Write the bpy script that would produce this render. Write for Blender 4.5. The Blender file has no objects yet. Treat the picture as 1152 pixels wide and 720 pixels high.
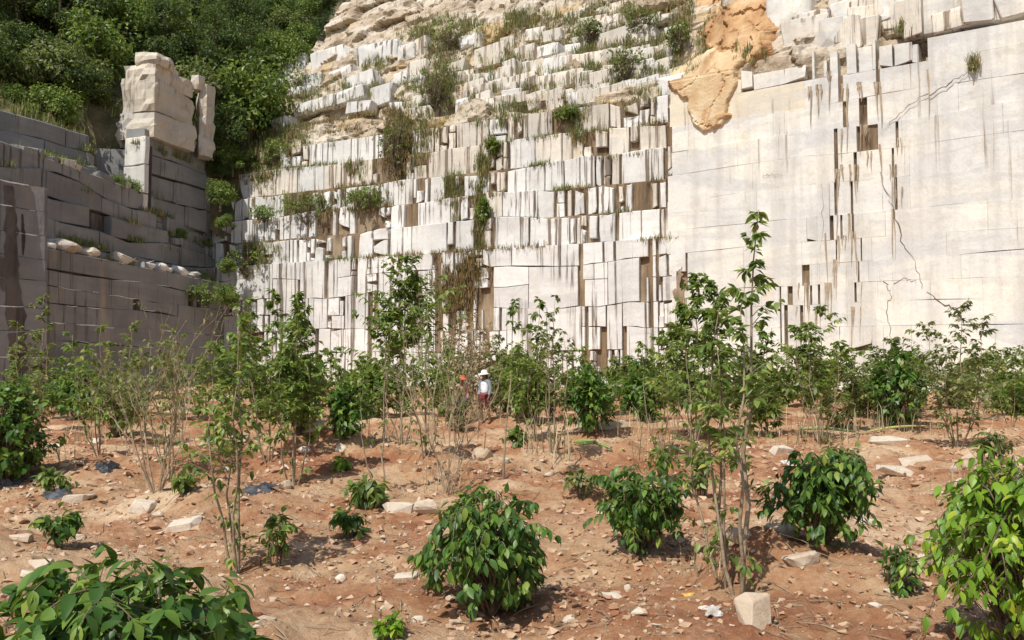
import bpy, bmesh, math, random
import numpy as np
from mathutils import Vector, Matrix

SC = bpy.context.scene
COL = SC.collection
rng = random.Random(11)
nrng = np.random.default_rng(11)
R = math.radians

# ------------------------------------------------------------------ camera, sky, sun, exposure
CAM_H = 1.7
PITCH = R(3.15)
FPX = 1000.0                      # focal length in photo pixels (photo is 1152 wide)
cam_d = bpy.data.cameras.new('camera')
cam_d.sensor_width = 36.0
cam_d.lens = 36.0 * FPX / 1152.0
cam_d.clip_start = 0.05
cam_d.clip_end = 1000
cam = bpy.data.objects.new('camera', cam_d)
cam.location = (0, 0, CAM_H)
cam.rotation_euler = (R(90) + PITCH, 0, 0)
COL.objects.link(cam)
SC.camera = cam

SUN_AZ = Vector((-0.53, -0.848))   # horizontal direction towards the sun
SUN_EL = R(53)
world = bpy.data.worlds.new('World'); SC.world = world
world.use_nodes = True
wn = world.node_tree
sky = wn.nodes.new('ShaderNodeTexSky'); sky.sky_type = 'NISHITA'; sky.sun_disc = False
sky.sun_elevation = SUN_EL
sky.sun_rotation = math.atan2(SUN_AZ.x, SUN_AZ.y)
sky.air_density = 1.0; sky.dust_density = 1.5; sky.ozone_density = 1.0
wn.links.new(sky.outputs[0], wn.nodes['Background'].inputs[0])
wn.nodes['Background'].inputs[1].default_value = 0.12

sd = bpy.data.lights.new('sun', 'SUN'); sd.energy = 4.4; sd.angle = R(0.5); sd.color = (1.0, 0.97, 0.91)
sun = bpy.data.objects.new('sun', sd); COL.objects.link(sun)
_to = Vector((SUN_AZ.x * math.cos(SUN_EL), SUN_AZ.y * math.cos(SUN_EL), math.sin(SUN_EL))).normalized()
sun.rotation_euler = _to.to_track_quat('Z', 'Y').to_euler()
sun.location = (-20, -20, 40)

SC.view_settings.view_transform = 'Standard'
SC.view_settings.look = 'None'
SC.view_settings.exposure = 0.06
SC.view_settings.gamma = 1.0
SC.view_settings.use_curve_mapping = False

# ------------------------------------------------------------------ pixel <-> world (photo pixels, to read positions off the photograph)
CP, SP = math.cos(PITCH), math.sin(PITCH)
def ray(px, py):
    x = (px - 576) / FPX; v = (360 - py) / FPX
    return (x, CP - v * SP, SP + v * CP)
def project(p):
    x, y, z = p[0], p[1], p[2] - CAM_H
    f = y * CP + z * SP; u = -y * SP + z * CP
    return 576 + FPX * x / f, 360 - FPX * u / f

# ------------------------------------------------------------------ noise (numpy)
def _hash(ix, iy, iz, seed):
    h = (ix.astype(np.int64) * 374761393 + iy.astype(np.int64) * 668265263 + iz.astype(np.int64) * 2147483647 + seed * 1274126177) & 0xFFFFFFFF
    h = ((h ^ (h >> 13)) * 1274126177) & 0xFFFFFFFF
    h = ((h ^ (h >> 16)) * 2246822519) & 0xFFFFFFFF
    return ((h ^ (h >> 15)) & 0xFFFFFF) / float(0x1000000)
def vnoise(x, y, seed=0):
    x = np.asarray(x, float); y = np.asarray(y, float)
    ix = np.floor(x); iy = np.floor(y); fx = x - ix; fy = y - iy
    z = np.zeros_like(ix)
    sx = fx * fx * fx * (fx * (fx * 6 - 15) + 10); sy = fy * fy * fy * (fy * (fy * 6 - 15) + 10)
    a = _hash(ix, iy, z, seed); b = _hash(ix + 1, iy, z, seed); c = _hash(ix, iy + 1, z, seed); d = _hash(ix + 1, iy + 1, z, seed)
    return ((a + (b - a) * sx) * (1 - sy) + (c + (d - c) * sx) * sy) * 2 - 1
def fbm(x, y, seed=0, oct=4, gain=0.5):
    t = 0; a = 1.0; f = 1.0
    for o in range(oct):
        t = t + a * vnoise(np.asarray(x) * f + 17.3 * o, np.asarray(y) * f - 9.1 * o, seed + o); a *= gain; f *= 2.03
    return t
def facets(x, y, seed=0):
    """cellular facets: per-cell offset and tilt, and distance to the cell border"""
    x = np.asarray(x, float); y = np.asarray(y, float)
    ix = np.floor(x); iy = np.floor(y); z = np.zeros_like(ix)
    d1 = np.full(x.shape, 9.0); d2 = np.full(x.shape, 9.0); val = np.zeros(x.shape)
    for ox in (-1, 0, 1):
        for oy in (-1, 0, 1):
            cx = ix + ox; cy = iy + oy
            qx = cx + 0.15 + 0.7 * _hash(cx, cy, z, seed); qy = cy + 0.15 + 0.7 * _hash(cx, cy, z, seed + 1)
            dx = x - qx; dy = y - qy; d = np.sqrt(dx * dx + dy * dy)
            o = (_hash(cx, cy, z, seed + 2) - 0.5) + dx * (_hash(cx, cy, z, seed + 3) - 0.5) * 1.3 + dy * (_hash(cx, cy, z, seed + 4) - 0.35) * 1.3
            closer = d < d1
            d2 = np.where(closer, d1, np.minimum(d2, d)); val = np.where(closer, o, val); d1 = np.where(closer, d, d1)
    return val, d2 - d1
def sstep(a, b, x):
    t = np.clip((np.asarray(x, float) - a) / (b - a), 0, 1); return t * t * (3 - 2 * t)

# ------------------------------------------------------------------ mesh helpers
class Geo:
    def __init__(self): self.ch = []
    def add(self, v, f):
        self.ch.append((np.asarray(v, float).reshape(-1, 3), f))
    def empty(self): return not self.ch
    def tube(self, pts, rad, n=5, cap=True):
        pts = [Vector(p) for p in pts]; V = []; F = []
        for i, p in enumerate(pts):
            t = (pts[min(i + 1, len(pts) - 1)] - pts[max(i - 1, 0)]).normalized()
            a = t.orthogonal().normalized(); b = t.cross(a)
            for k in range(n):
                g = 2 * math.pi * k / n
                V.append(p + (a * math.cos(g) + b * math.sin(g)) * rad[i])
        for i in range(len(pts) - 1):
            for k in range(n):
                F.append((i * n + k, i * n + (k + 1) % n, (i + 1) * n + (k + 1) % n, (i + 1) * n + k))
        if cap: F.append(tuple(range((len(pts) - 1) * n, len(pts) * n)))
        self.add([tuple(v) for v in V], F)
    def instances(self, tv, tf, mats, locs):
        """tv (k,3), tf list of same-size faces, mats (N,3,3), locs (N,3)"""
        mats = np.asarray(mats); locs = np.asarray(locs)
        if len(locs) == 0: return
        v = np.einsum('nij,kj->nki', mats, tv) + locs[:, None, :]
        tf = np.asarray(tf); k = len(tv)
        f = tf[None, :, :] + (np.arange(len(locs)) * k)[:, None, None]
        self.ch.append((v.reshape(-1, 3), f.reshape(-1, tf.shape[1])))
    def mesh(self, name, origin=(0, 0, 0), smooth=False):
        me = bpy.data.meshes.new(name)
        V = np.concatenate([c[0] for c in self.ch]) - np.asarray(origin, float)
        loops = []; sizes = []; off = 0
        for v, f in self.ch:
            if isinstance(f, np.ndarray):
                loops.append((f + off).ravel()); sizes.append(np.full(len(f), f.shape[1]))
            else:
                loops.append(np.array([i + off for q in f for i in q], dtype=np.int64)); sizes.append(np.array([len(q) for q in f]))
            off += len(v)
        L = np.concatenate(loops).astype(np.int32); S = np.concatenate(sizes).astype(np.int32)
        me.vertices.add(len(V)); me.vertices.foreach_set('co', V.astype(np.float32).ravel())
        me.loops.add(len(L)); me.loops.foreach_set('vertex_index', L)
        me.polygons.add(len(S)); st = np.zeros(len(S), np.int32); st[1:] = np.cumsum(S)[:-1]
        me.polygons.foreach_set('loop_start', st)
        me.polygons.foreach_set('use_smooth', np.full(len(S), smooth, dtype=bool))
        me.update(calc_edges=True); me.validate()
        return me
    def obj(self, name, mat, parent=None, origin=(0, 0, 0), smooth=False, at=None):
        return link(name, self.mesh(name, origin, smooth), mat, parent, origin if at is None else at)
def link(name, me, mat, parent=None, loc=(0, 0, 0)):
    if mat is not None and not me.materials: me.materials.append(mat)
    o = bpy.data.objects.new(name, me); COL.objects.link(o)
    if parent is not None:
        o.parent = parent; o.location = Vector(loc) - parent.location if parent.get('_world') else Vector(loc)
    else: o.location = loc
    return o
def tag(o, label=None, cat=None, group=None, kind=None):
    if label: o['label'] = label
    if cat: o['category'] = cat
    if group: o['group'] = group
    if kind: o['kind'] = kind
    return o
def empty(name, loc, label=None, cat=None, group=None, kind=None):
    o = bpy.data.objects.new(name, None); COL.objects.link(o); o.location = loc; o.empty_display_size = 0.2
    return tag(o, label, cat, group, kind)

# ------------------------------------------------------------------ material helpers
class NT:
    def __init__(self, name, rough=0.85):
        self.m = bpy.data.materials.new(name); self.m.use_nodes = True; self.t = self.m.node_tree
        self.b = self.t.nodes['Principled BSDF']; self.b.inputs['Roughness'].default_value = rough
        self.b.inputs['Specular IOR Level'].default_value = 0.3
    def n(self, typ, props=None, **inp):
        nd = self.t.nodes.new('ShaderNode' + typ)
        for k, v in (props or {}).items(): setattr(nd, k, v)
        for k, v in inp.items():
            key = int(k[1:]) if k[0] == 'i' and k[1:].isdigit() else k
            s = nd.inputs[key]
            if isinstance(v, bpy.types.NodeSocket): self.t.links.new(v, s)
            else: s.default_value = v
        return nd
    def pos(self, scale=(1, 1, 1), loc=(0, 0, 0), obj=False):
        src = self.n('TexCoord').outputs['Object'] if obj else self.n('NewGeometry').outputs['Position']
        return self.n('Mapping', i0=src, i1=loc, i3=scale).outputs[0]
    def noise(self, vec, scale, detail=4, rough=0.55, dist=0.0):
        return self.n('TexNoise', Vector=vec, Scale=scale, Detail=detail, Roughness=rough, Distortion=dist).outputs[0]
    def ramp(self, fac, stops):
        nd = self.n('ValToRGB', i0=fac); e = nd.color_ramp.elements
        while len(e) < len(stops): e.new(0.5)
        for el, (p, c) in zip(e, stops):
            el.position = p; el.color = tuple(c) + (1,) if len(c) == 3 else c
        return nd.outputs[0]
    def mask(self, fac, a, b):
        return self.n('MapRange', {'interpolation_type': 'SMOOTHSTEP'}, Value=fac, i1=a, i2=b, i3=0.0, i4=1.0).outputs[0]
    def mix(self, fac, a, b, mode='MIX'):
        nd = self.n('Mix', {'data_type': 'RGBA', 'blend_type': mode})
        for s, v in ((nd.inputs[0], fac), (nd.inputs[6], a), (nd.inputs[7], b)):
            if isinstance(v, bpy.types.NodeSocket): self.t.links.new(v, s)
            elif isinstance(v, (int, float)): s.default_value = v
            else: s.default_value = tuple(v) + (1,)
        return nd.outputs[2]
    def math(self, op, a, b=0.0):
        return self.n('Math', {'operation': op}, i0=a, i1=b).outputs[0]
    def rnd(self):
        return self.math('FRACT', self.math('ADD', self.n('ObjectInfo').outputs['Random'], self.n('NewGeometry').outputs['Random Per Island']))
    def bump(self, h, strength=0.4, dist=0.05):
        nd = self.n('Bump', Strength=strength, Distance=dist, Height=h)
        self.t.links.new(nd.outputs[0], self.b.inputs['Normal'])
    def color(self, c):
        if isinstance(c, bpy.types.NodeSocket): self.t.links.new(c, self.b.inputs['Base Color'])
        else: self.b.inputs['Base Color'].default_value = tuple(c) + (1,)

def marble(name, base, grey, stain_lo, stain_hi, var=0.22, warm=0.0, stain=(0.20, 0.135, 0.085), patchy=(0.42, 0.6), veil=0.0):
    k = NT(name, 0.8)
    rnd = k.rnd()
    big = k.noise(k.pos((.22, .22, .45)), 1.0, 4)
    c = k.mix(k.mask(big, .38, .66), base, grey)
    band = k.noise(k.pos((.25, .25, 2.2)), 1.0, 5)
    c = k.mix(k.math('MULTIPLY', k.mask(band, .45, .75), .35), c, [x * .78 for x in grey])
    # iron-yellow veils, soft
    iron = k.noise(k.pos((.5, .5, .16), (5, 3, 1)), 1.0, 5)
    c = k.mix(k.math('MULTIPLY', k.mask(iron, .56, .76), .35 + warm), c, (.62, .44, .24))
    if veil:
        # wide soft grey run-off marks and cloudy grey veins of the stone itself
        vs = k.noise(k.pos((.9, .9, .07), (2, 7, 3)), 1.0, 7, .6)
        c = k.mix(k.math('MULTIPLY', k.mask(vs, .44, .66), veil), c, (.46, .43, .385))
        vv = k.noise(k.pos((.12, .12, .5), (1, 1, 6)), 1.0, 8, .62, 1.2)
        c = k.mix(k.math('MULTIPLY', k.mask(vv, .50, .58), veil * .8), c, (.50, .495, .49))
        fi = k.noise(k.pos((1, 1, 1)), 1.3, 10, .7)
        c = k.mix(k.math('MULTIPLY', k.mask(fi, .48, .7), veil * .7), c, (.50, .43, .33))
    # narrow brown water streaks, drawn out downwards, only in patches
    st = k.noise(k.pos((3.6, 3.6, .10)), 1.0, 6, .62)
    pt = k.noise(k.pos((.16, .16, .22), (9, 2, 4)), 1.0, 3)
    sf = k.math('MULTIPLY', k.mask(st, stain_lo, stain_hi), k.mask(pt, *patchy))
    c = k.mix(k.math('MULTIPLY', sf, .85), c, stain)
    sp = k.noise(k.pos(), 7.0, 6, .7)
    c = k.mix(k.math('MULTIPLY', k.mask(sp, .52, .8), .3), c, (.34, .27, .19))
    v = k.math('ADD', k.math('MULTIPLY', rnd, var), 1.0 - var * .62)
    hsv = k.n('HueSaturation', Value=v, Color=c).outputs[0]
    k.color(hsv)
    k.bump(k.math('ADD', k.noise(k.pos((1, 1, .6)), 2.2, 8, .65), k.math('MULTIPLY', st, .4)), .55, .12)
    return k.m

M_WHITE = marble('white_marble', (.79, .765, .71), (.70, .68, .645), .53, .60, veil=.3, stain=(.115, .078, .048), patchy=(.36, .52))
M_FACE = marble('cream_marble', (.79, .745, .645), (.69, .672, .63), .585, .68, var=.10, patchy=(.46, .60), veil=.55, stain=(.27, .205, .14))
M_FACEYEL = marble('yellow_veined_marble', (.74, .655, .50), (.70, .62, .48), .54, .70, var=.10, warm=.3, veil=.3)
M_GREY = marble('weathered_shade_marble', (.255, .248, .236), (.185, .18, .173), .52, .68, var=.12, stain=(.045, .035, .03))  # same stone as the pale faces; grey is weathering plus painted shade
M_AGED = marble('aged_marble', (.72, .645, .53), (.62, .565, .48), .50, .60, patchy=(.34, .5), veil=.3, var=.3, warm=.35, stain=(.16, .105, .065))
M_TOWER = marble('tan_marble', (.63, .55, .43), (.50, .435, .35), .50, .66, var=.14, warm=.2, stain=(.22, .17, .12), veil=.55)

def m_backing(name, a, b, c3):
    k = NT(name, .9)
    st = k.noise(k.pos((2.6, 2.6, .22)), 1.0, 6, .6)
    c = k.mix(k.mask(st, .35, .62), a, b)
    c = k.mix(k.math('MULTIPLY', k.mask(k.noise(k.pos((1, 1, .5)), .6, 5), .5, .65), .8), c, c3)
    k.color(c); k.bump(k.noise(k.pos((3, 3, .6)), 2.0, 6), .8, .15)
    return k.m
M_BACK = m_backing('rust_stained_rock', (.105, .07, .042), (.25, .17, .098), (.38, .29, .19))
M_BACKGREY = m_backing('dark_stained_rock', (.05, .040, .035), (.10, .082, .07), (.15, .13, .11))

def m_slope():
    k = NT('weathered_cliff_rock', .9)
    rnd = k.rnd()
    a = k.noise(k.pos((.3, .3, .4)), 1.0, 6, .6)
    c = k.ramp(a, [(.3, (.30, .215, .14)), (.42, (.46, .36, .25)), (.53, (.59, .50, .385)), (.68, (.70, .635, .53))])
    o = k.noise(k.pos((.22, .22, .3), (3, 8, 2)), 1.0, 5)
    c = k.mix(k.math('MULTIPLY', k.mask(o, .54, .70), .75), c, (.58, .40, .17))
    st = k.noise(k.pos((2.0, 2.0, .3)), 1.0, 6, .65)
    c = k.mix(k.math('MULTIPLY', k.mask(st, .52, .68), .6), c, (.17, .115, .07))
    k.color(c)
    k.bump(k.noise(k.pos(), 2.6, 9, .7), .9, .25)
    return k.m
M_SLOPE = m_slope()
def m_ochre(name, st):
    k = NT(name, .9)
    a = k.noise(k.pos((.5, .5, .35)), 1.0, 7, .62)
    c = k.ramp(a, [(p, c_) for p, c_ in zip((.3, .45, .58, .72), st)])
    k.color(c); k.bump(k.noise(k.pos(), 2.2, 9, .7), .6, .2)
    return k.m
M_OCHRE = m_ochre('ochre_rock', ((.24, .12, .055), (.43, .24, .11), (.56, .36, .185), (.68, .53, .36)))
M_YELLOW = m_ochre('yellow_rock', ((.34, .19, .09), (.55, .36, .19), (.66, .50, .30), (.73, .63, .46)))

def m_soil():
    k = NT('bare_red_earth', .95)
    a = k.noise(k.pos(), .33, 6, .6, .3)
    b = k.noise(k.pos(loc=(4, 9, 0)), 1.6, 7, .65)
    f = k.math('ADD', k.math('MULTIPLY', a, .65), k.math('MULTIPLY', b, .35))
    c = k.ramp(f, [(.40, (.29, .11, .05)), (.48, (.41, .20, .096)), (.54, (.52, .325, .18)), (.61, (.64, .455, .285))])
    s = k.noise(k.pos(), 11.0, 9, .76)
    c = k.mix(k.math('MULTIPLY', k.mask(s, .5, .72), .55), c, (.62, .47, .32))
    c = k.mix(k.math('MULTIPLY', k.mask(s, .5, .3), .55), c, (.16, .075, .04))
    k.color(c)
    h = k.math('ADD', k.noise(k.pos(), 9.0, 10, .72), k.math('MULTIPLY', k.noise(k.pos(), 45.0, 6, .7), .35))
    k.bump(h, .95, .06)
    return k.m
M_SOIL = m_soil()

def m_stone(name, a, b, c3, spread=.35):
    k = NT(name, .85)
    rnd = k.rnd()
    c = k.ramp(rnd, [(0, a), (.55, b), (1, c3)])
    nz = k.noise(k.pos(), 9.0, 7, .65)
    c = k.mix(k.math('MULTIPLY', k.mask(nz, .45, .72), spread), c, (.36, .2, .11))
    k.color(c); k.bump(k.noise(k.pos(), 18.0, 8, .7), .7, .02)
    return k.m
M_STONE = m_stone('pale_stone', (.56, .46, .34), (.66, .58, .47), (.48, .36, .24), .5)
M_GRIT = m_stone('grit', (.46, .33, .21), (.58, .47, .34), (.38, .24, .14), .5)
M_CLOD = m_stone('earth_clod', (.34, .18, .10), (.48, .31, .19), (.58, .43, .29), .5)
M_REDCLOD = m_stone('red_earth_clod', (.26, .10, .05), (.34, .15, .08), (.40, .20, .11), .4)

def m_leaf(name, lo, mid, hi, rough=.38, trans=.28, spec=.45):
    k = NT(name, rough); k.b.inputs['Specular IOR Level'].default_value = spec
    rnd = k.rnd()
    c = k.ramp(rnd, [(0, lo), (.55, mid), (.9, hi), (1, [min(1, hi[0] * 1.5), hi[1] * 1.15, hi[2] * 1.1])])
    k.color(c)
    tr = k.n('BsdfTranslucent', Color=k.mix(.5, c, (.30, .42, .05)))
    mx = k.n('MixShader', i0=trans, i1=k.b.outputs[0], i2=tr.outputs[0])
    k.t.links.new(mx.outputs[0], k.t.nodes['Material Output'].inputs[0])
    return k.m
M_LEAF_DARK = m_leaf('glossy_dark_leaf', (.032, .08, .013), (.068, .155, .024), (.17, .27, .042), .42, .32, .4)
M_LEAF_MID = m_leaf('green_leaf', (.07, .115, .022), (.145, .22, .042), (.29, .37, .09), .45, .42)
M_LEAF_OLIVE = m_leaf('olive_leaf', (.085, .11, .035), (.16, .19, .06), (.28, .30, .11), .5, .38)
M_LEAF_LIME = m_leaf('lime_leaf', (.11, .22, .02), (.20, .36, .03), (.33, .46, .04), .42, .42)
M_LEAF_FOREST = m_leaf('forest_leaf', (.028, .055, .015), (.062, .105, .026), (.13, .18, .045), .55, .32)
M_GRASS = m_leaf('ledge_grass_blade', (.085, .105, .03), (.17, .18, .055), (.31, .28, .11), .6, .3)
M_STRAW = m_leaf('dry_straw', (.24, .18, .10), (.36, .28, .16), (.48, .40, .25), .7, .15)
M_FROND = m_leaf('cut_green_stem', (.28, .42, .10), (.40, .55, .16), (.50, .62, .24), .45, .2)
def m_plain(name, a, b, scale=8.0, rough=.8):
    k = NT(name, rough); k.color(k.mix(k.mask(k.noise(k.pos(), scale, 6, .65), .35, .65), a, b))
    k.bump(k.noise(k.pos(), scale * 3, 5), .5, .01); return k.m
M_BARK = m_plain('pale_bark', (.22, .16, .10), (.38, .30, .20), 12)
M_BARKDARK = m_plain('brown_bark', (.10, .07, .045), (.2, .15, .10), 12)
M_PLASTIC = m_plain('dark_plastic_sheet', (.03, .032, .036), (.09, .093, .10), 9, .5)
M_PAPER = m_plain('white_scrap', (.46, .42, .36), (.66, .63, .58), 25, .8)
M_ORANGE = m_plain('faded_orange_scrap', (.62, .34, .06), (.72, .45, .12), 12, .6)

# ------------------------------------------------------------------ ground
MOUNDS = [  # px, py of centre, radius m, height m
    (895, 640, .75, .34), (850, 655, .5, .14), (660, 560, 1.2, .22), (1090, 545, 1.5, .36), (420, 525, 2.2, .34), (560, 535, 1.8, .28),
    (230, 565, 1.1, .22), (110, 540, 1.6, .14), (740, 600, .9, .12), (330, 525, 1.6, .28), (600, 650, .8, -.05), (330, 655, .6, -.07), (990, 560, 1.3, .12), (700, 525, 2.0, .28)]
_mounds = []
for px, py, r, h in MOUNDS:
    d = ray(px, py); t = -CAM_H / d[2]; _mounds.append((d[0] * t, d[1] * t, r, h))
def ground_z(x, y):
    x = np.asarray(x, float); y = np.asarray(y, float)
    near = sstep(1.2, 4.0, np.hypot(x, y))
    z = 0.10 * fbm(x * .35, y * .35, 3, 3) * near
    z = z + 0.085 * fbm(x * 1.0, y * 1.0, 21, 3) * near
    w = x * .35 + y
    z = z + .05 * np.sin(w * 1.15 + 1.5 * vnoise(x * .3, y * .3, 5)) * sstep(5, 9, y) * (1 - sstep(24, 32, y))
    for mx, my, r, h in _mounds:
        q = ((x - mx) ** 2 + (y - my) ** 2) / (r * r)
        z = z + h * np.exp(-q * 1.3) * (1 + .35 * vnoise(x * 3, y * 3, 44))
    z = z + .55 * sstep(34, 52, y + .35 * x)
    return z
def ground_fine(x, y):
    z = ground_z(x, y)
    a = np.clip(fbm(x * 3.1, y * 3.1, 61, 3), -.6, 2)
    z = z + .026 * a + .022 * np.abs(fbm(x * 8, y * 8, 71, 3))
    f, e = facets(x * 4.5, y * 4.5, 91)
    z = z + .036 * f * sstep(.0, .6, vnoise(x * .8, y * .8, 15) + .35)
    return z
def gz(x, y): return float(ground_fine(np.array([x]), np.array([y]))[0])
def ghit(px, py):
    dx, dy, dz = ray(px, py)
    t = np.concatenate([np.linspace(2, 12, 300), np.linspace(12, 70, 420)])
    h = CAM_H + dz * t - ground_z(dx * t, dy * t)
    i = np.argmax(h < 0)
    if h[i] >= 0: i = len(t) - 1
    return Vector((dx * t[i], dy * t[i], gz(dx * t[i], dy * t[i])))

def build_ground():
    # y rows get finer towards the camera; x columns follow the view wedge near and run out to the sides
    ys = np.concatenate([np.linspace(-30, 1.5, 16), np.geomspace(2.2, 30, 430), np.linspace(30.5, 90, 70)])
    us = np.concatenate([np.linspace(-4.0, -.72, 22), np.linspace(-.70, .70, 430), np.linspace(.72, 4.0, 22)])
    Y, U = np.meshgrid(ys, us, indexing='ij')
    X = U * np.maximum(np.abs(Y), 4.0) * 1.0
    X = np.clip(X, -95, 95)
    Z = ground_fine(X, Y)
    n, m = Y.shape
    idx = np.arange(n * m).reshape(n, m)
    F = np.stack([idx[:-1, :-1], idx[:-1, 1:], idx[1:, 1:], idx[1:, :-1]], -1).reshape(-1, 4)
    g = Geo(); g.add(np.stack([X, Y, Z], -1), F)
    tag(g.obj('ground', M_SOIL, smooth=True), 'bare reddish sandy earth of the planted quarry floor', None, None, 'structure')
build_ground()

# ------------------------------------------------------------------ quarry walls
class Profile:
    def __init__(self, pts):
        self.p = [Vector(q) for q in pts]; self.l = [0.0]
        for a, b in zip(self.p, self.p[1:]): self.l.append(self.l[-1] + (b - a).length)
        self.len = self.l[-1]
    def seg(self, s):
        for i in range(len(self.p) - 1):
            if s <= self.l[i + 1] or i == len(self.p) - 2: return i
    def pos(self, s, z, out=0.0):
        i = self.seg(s); a, b = self.p[i], self.p[i + 1]; t = (b - a).normalized()
        q = a + t * (s - self.l[i]); return Vector((q.x + t.y * out, q.y - t.x * out, z))
    def normal(self, s):
        i = self.seg(s); t = (self.p[i + 1] - self.p[i]).normalized(); return Vector((t.y, -t.x, 0))
    def hit(self, px, py, out=0.0):
        dx, dy, dz = ray(px, py); best = None
        for i in range(len(self.p) - 1):
            a, b = self.p[i], self.p[i + 1]; t = (b - a).normalized(); n = Vector((t.y, -t.x)); a2 = a + n * out
            den = dx * n.x + dy * n.y
            if abs(den) < 1e-6: continue
            k = a2.dot(n) / den
            if k <= 0: continue
            s = Vector((dx * k, dy * k)).__sub__(a2).dot(t); L = (b - a).length
            lo = -99 if i == 0 else -6; hi = 999 if i == len(self.p) - 2 else L + 6
            miss = max(0, -s if i else 0, s - L if i < len(self.p) - 2 else 0)
            if lo <= s <= hi and (best is None or (round(miss, 2), k) < (round(best[3], 2), best[0])): best = (k, self.l[i] + min(max(s, 0 if i else s), L if i < len(self.p) - 2 else s), CAM_H + dz * k, miss)
        return best[1], best[2]

MAIN = Profile([(-30.0, 69.8), (8.4, 51.0), (33.5, 34.5), (40, 26)])
S_LEFT = MAIN.hit(263, 300)[0]
S_MID = MAIN.hit(757, 260)[0]
Z_LEDGE = 9.25
Z_TOP = 18.4
def bench_setback(z):
    k = 0.0
    for zz, sb in ((Z_LEDGE, .5), (11.1, .95), (12.9, 1.5), (14.7, 2.0), (16.6, 2.6), (18.4, 3.5), (20.3, 4.9), (22.2, 6.3)):
        if z >= zz - 1e-4: k = sb
    return k
def slope_setback(s, z):
    w = float(sstep(S_MID - 2, S_MID + 3, s))
    return (1 - w) * (3.3 + (z - 18.4) * .78) + w * (.35 + (z - 18.2) * .62)

def block_mesh(prof, s0, s1, z0f, z1f, out, depth, jit, ch, tch, r, skew=0.0):
    """a quarried block: uneven outline, chipped edges; z0f/z1f give the bed joints along s"""
    w = s1 - s0; sm = (s0 + s1) / 2; h = z1f(sm) - z0f(sm)
    j = lambda a: r.uniform(-a, a)
    js = min(jit, w * .16); jz = min(jit, h * .12)
    P = [(s0 + abs(j(js)), 0, 1), (s0 + w * r.uniform(.3, .7), 0, 1), (s1 - abs(j(js)), 0, 1), (s1 - abs(j(js)), r.uniform(.3, .7), 0),
         (s1 - abs(j(js)), 1, -1), (s0 + w * r.uniform(.3, .7), 1, -1), (s0 + abs(j(js)), 1, -1), (s0 + abs(j(js)), r.uniform(.3, .7), 0)]
    k0, k1 = (r.uniform(-skew, skew) * min(w, 1.0) if r.random() < .5 else 0.0), (r.uniform(-skew, skew) * min(w, 1.0) if r.random() < .35 else 0.0)
    tilt = r.uniform(-skew, skew) * .16 * w
    P = [(s + tilt * (v - .5), z0f(s) + (z1f(s) - z0f(s)) * v + sg * abs(j(jz)) + (abs(k0) * .5 + k0 * (s - sm) / w if v == 0 else 0) - (abs(k1) * .5 + k1 * (s - sm) / w if v == 1 else 0), v) for (s, v, sg) in P]
    n = len(P); V = []
    c = min(ch, w * .2, h * .2); tc = min(tch, h * .25)
    lean = j(.02)
    sgn = lambda q: (q > 0) - (q < 0)
    for (s, z, v) in P:
        dz = (c if v == 0 else -tc if v == 1 else 0); ds = c if abs(s - sm) > w * .25 else 0
        V.append(prof.pos(s - sgn(s - sm) * ds, z + dz, out + lean * (s - sm) / max(w, .3) + j(.25 * jit + .002)))
    for (s, z, v) in P: V.append(prof.pos(s, z, out - (tc if v == 1 else c) - .004))
    for (s, z, v) in P: V.append(prof.pos(s, z, out - depth))
    if jit > .02 or skew > 0:
        u, v_ = r.uniform(.3, .7), r.uniform(.3, .7); sc_ = s0 + w * u
        V.append(prof.pos(sc_, z0f(sc_) + (z1f(sc_) - z0f(sc_)) * v_, out + j(min(.07, jit * 1.1)))); m = len(V) - 1
        F = [(i, (i + 1) % n, m) for i in range(n)]
    else: F = [tuple(range(n))]
    for a in (0, n):
        for i in range(n): F.append((a + i, a + n + i, a + n + (i + 1) % n, a + (i + 1) % n))
    F.append(tuple(range(3 * n - 1, 2 * n - 1, -1)))
    return [tuple(v) for v in V], F

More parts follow.
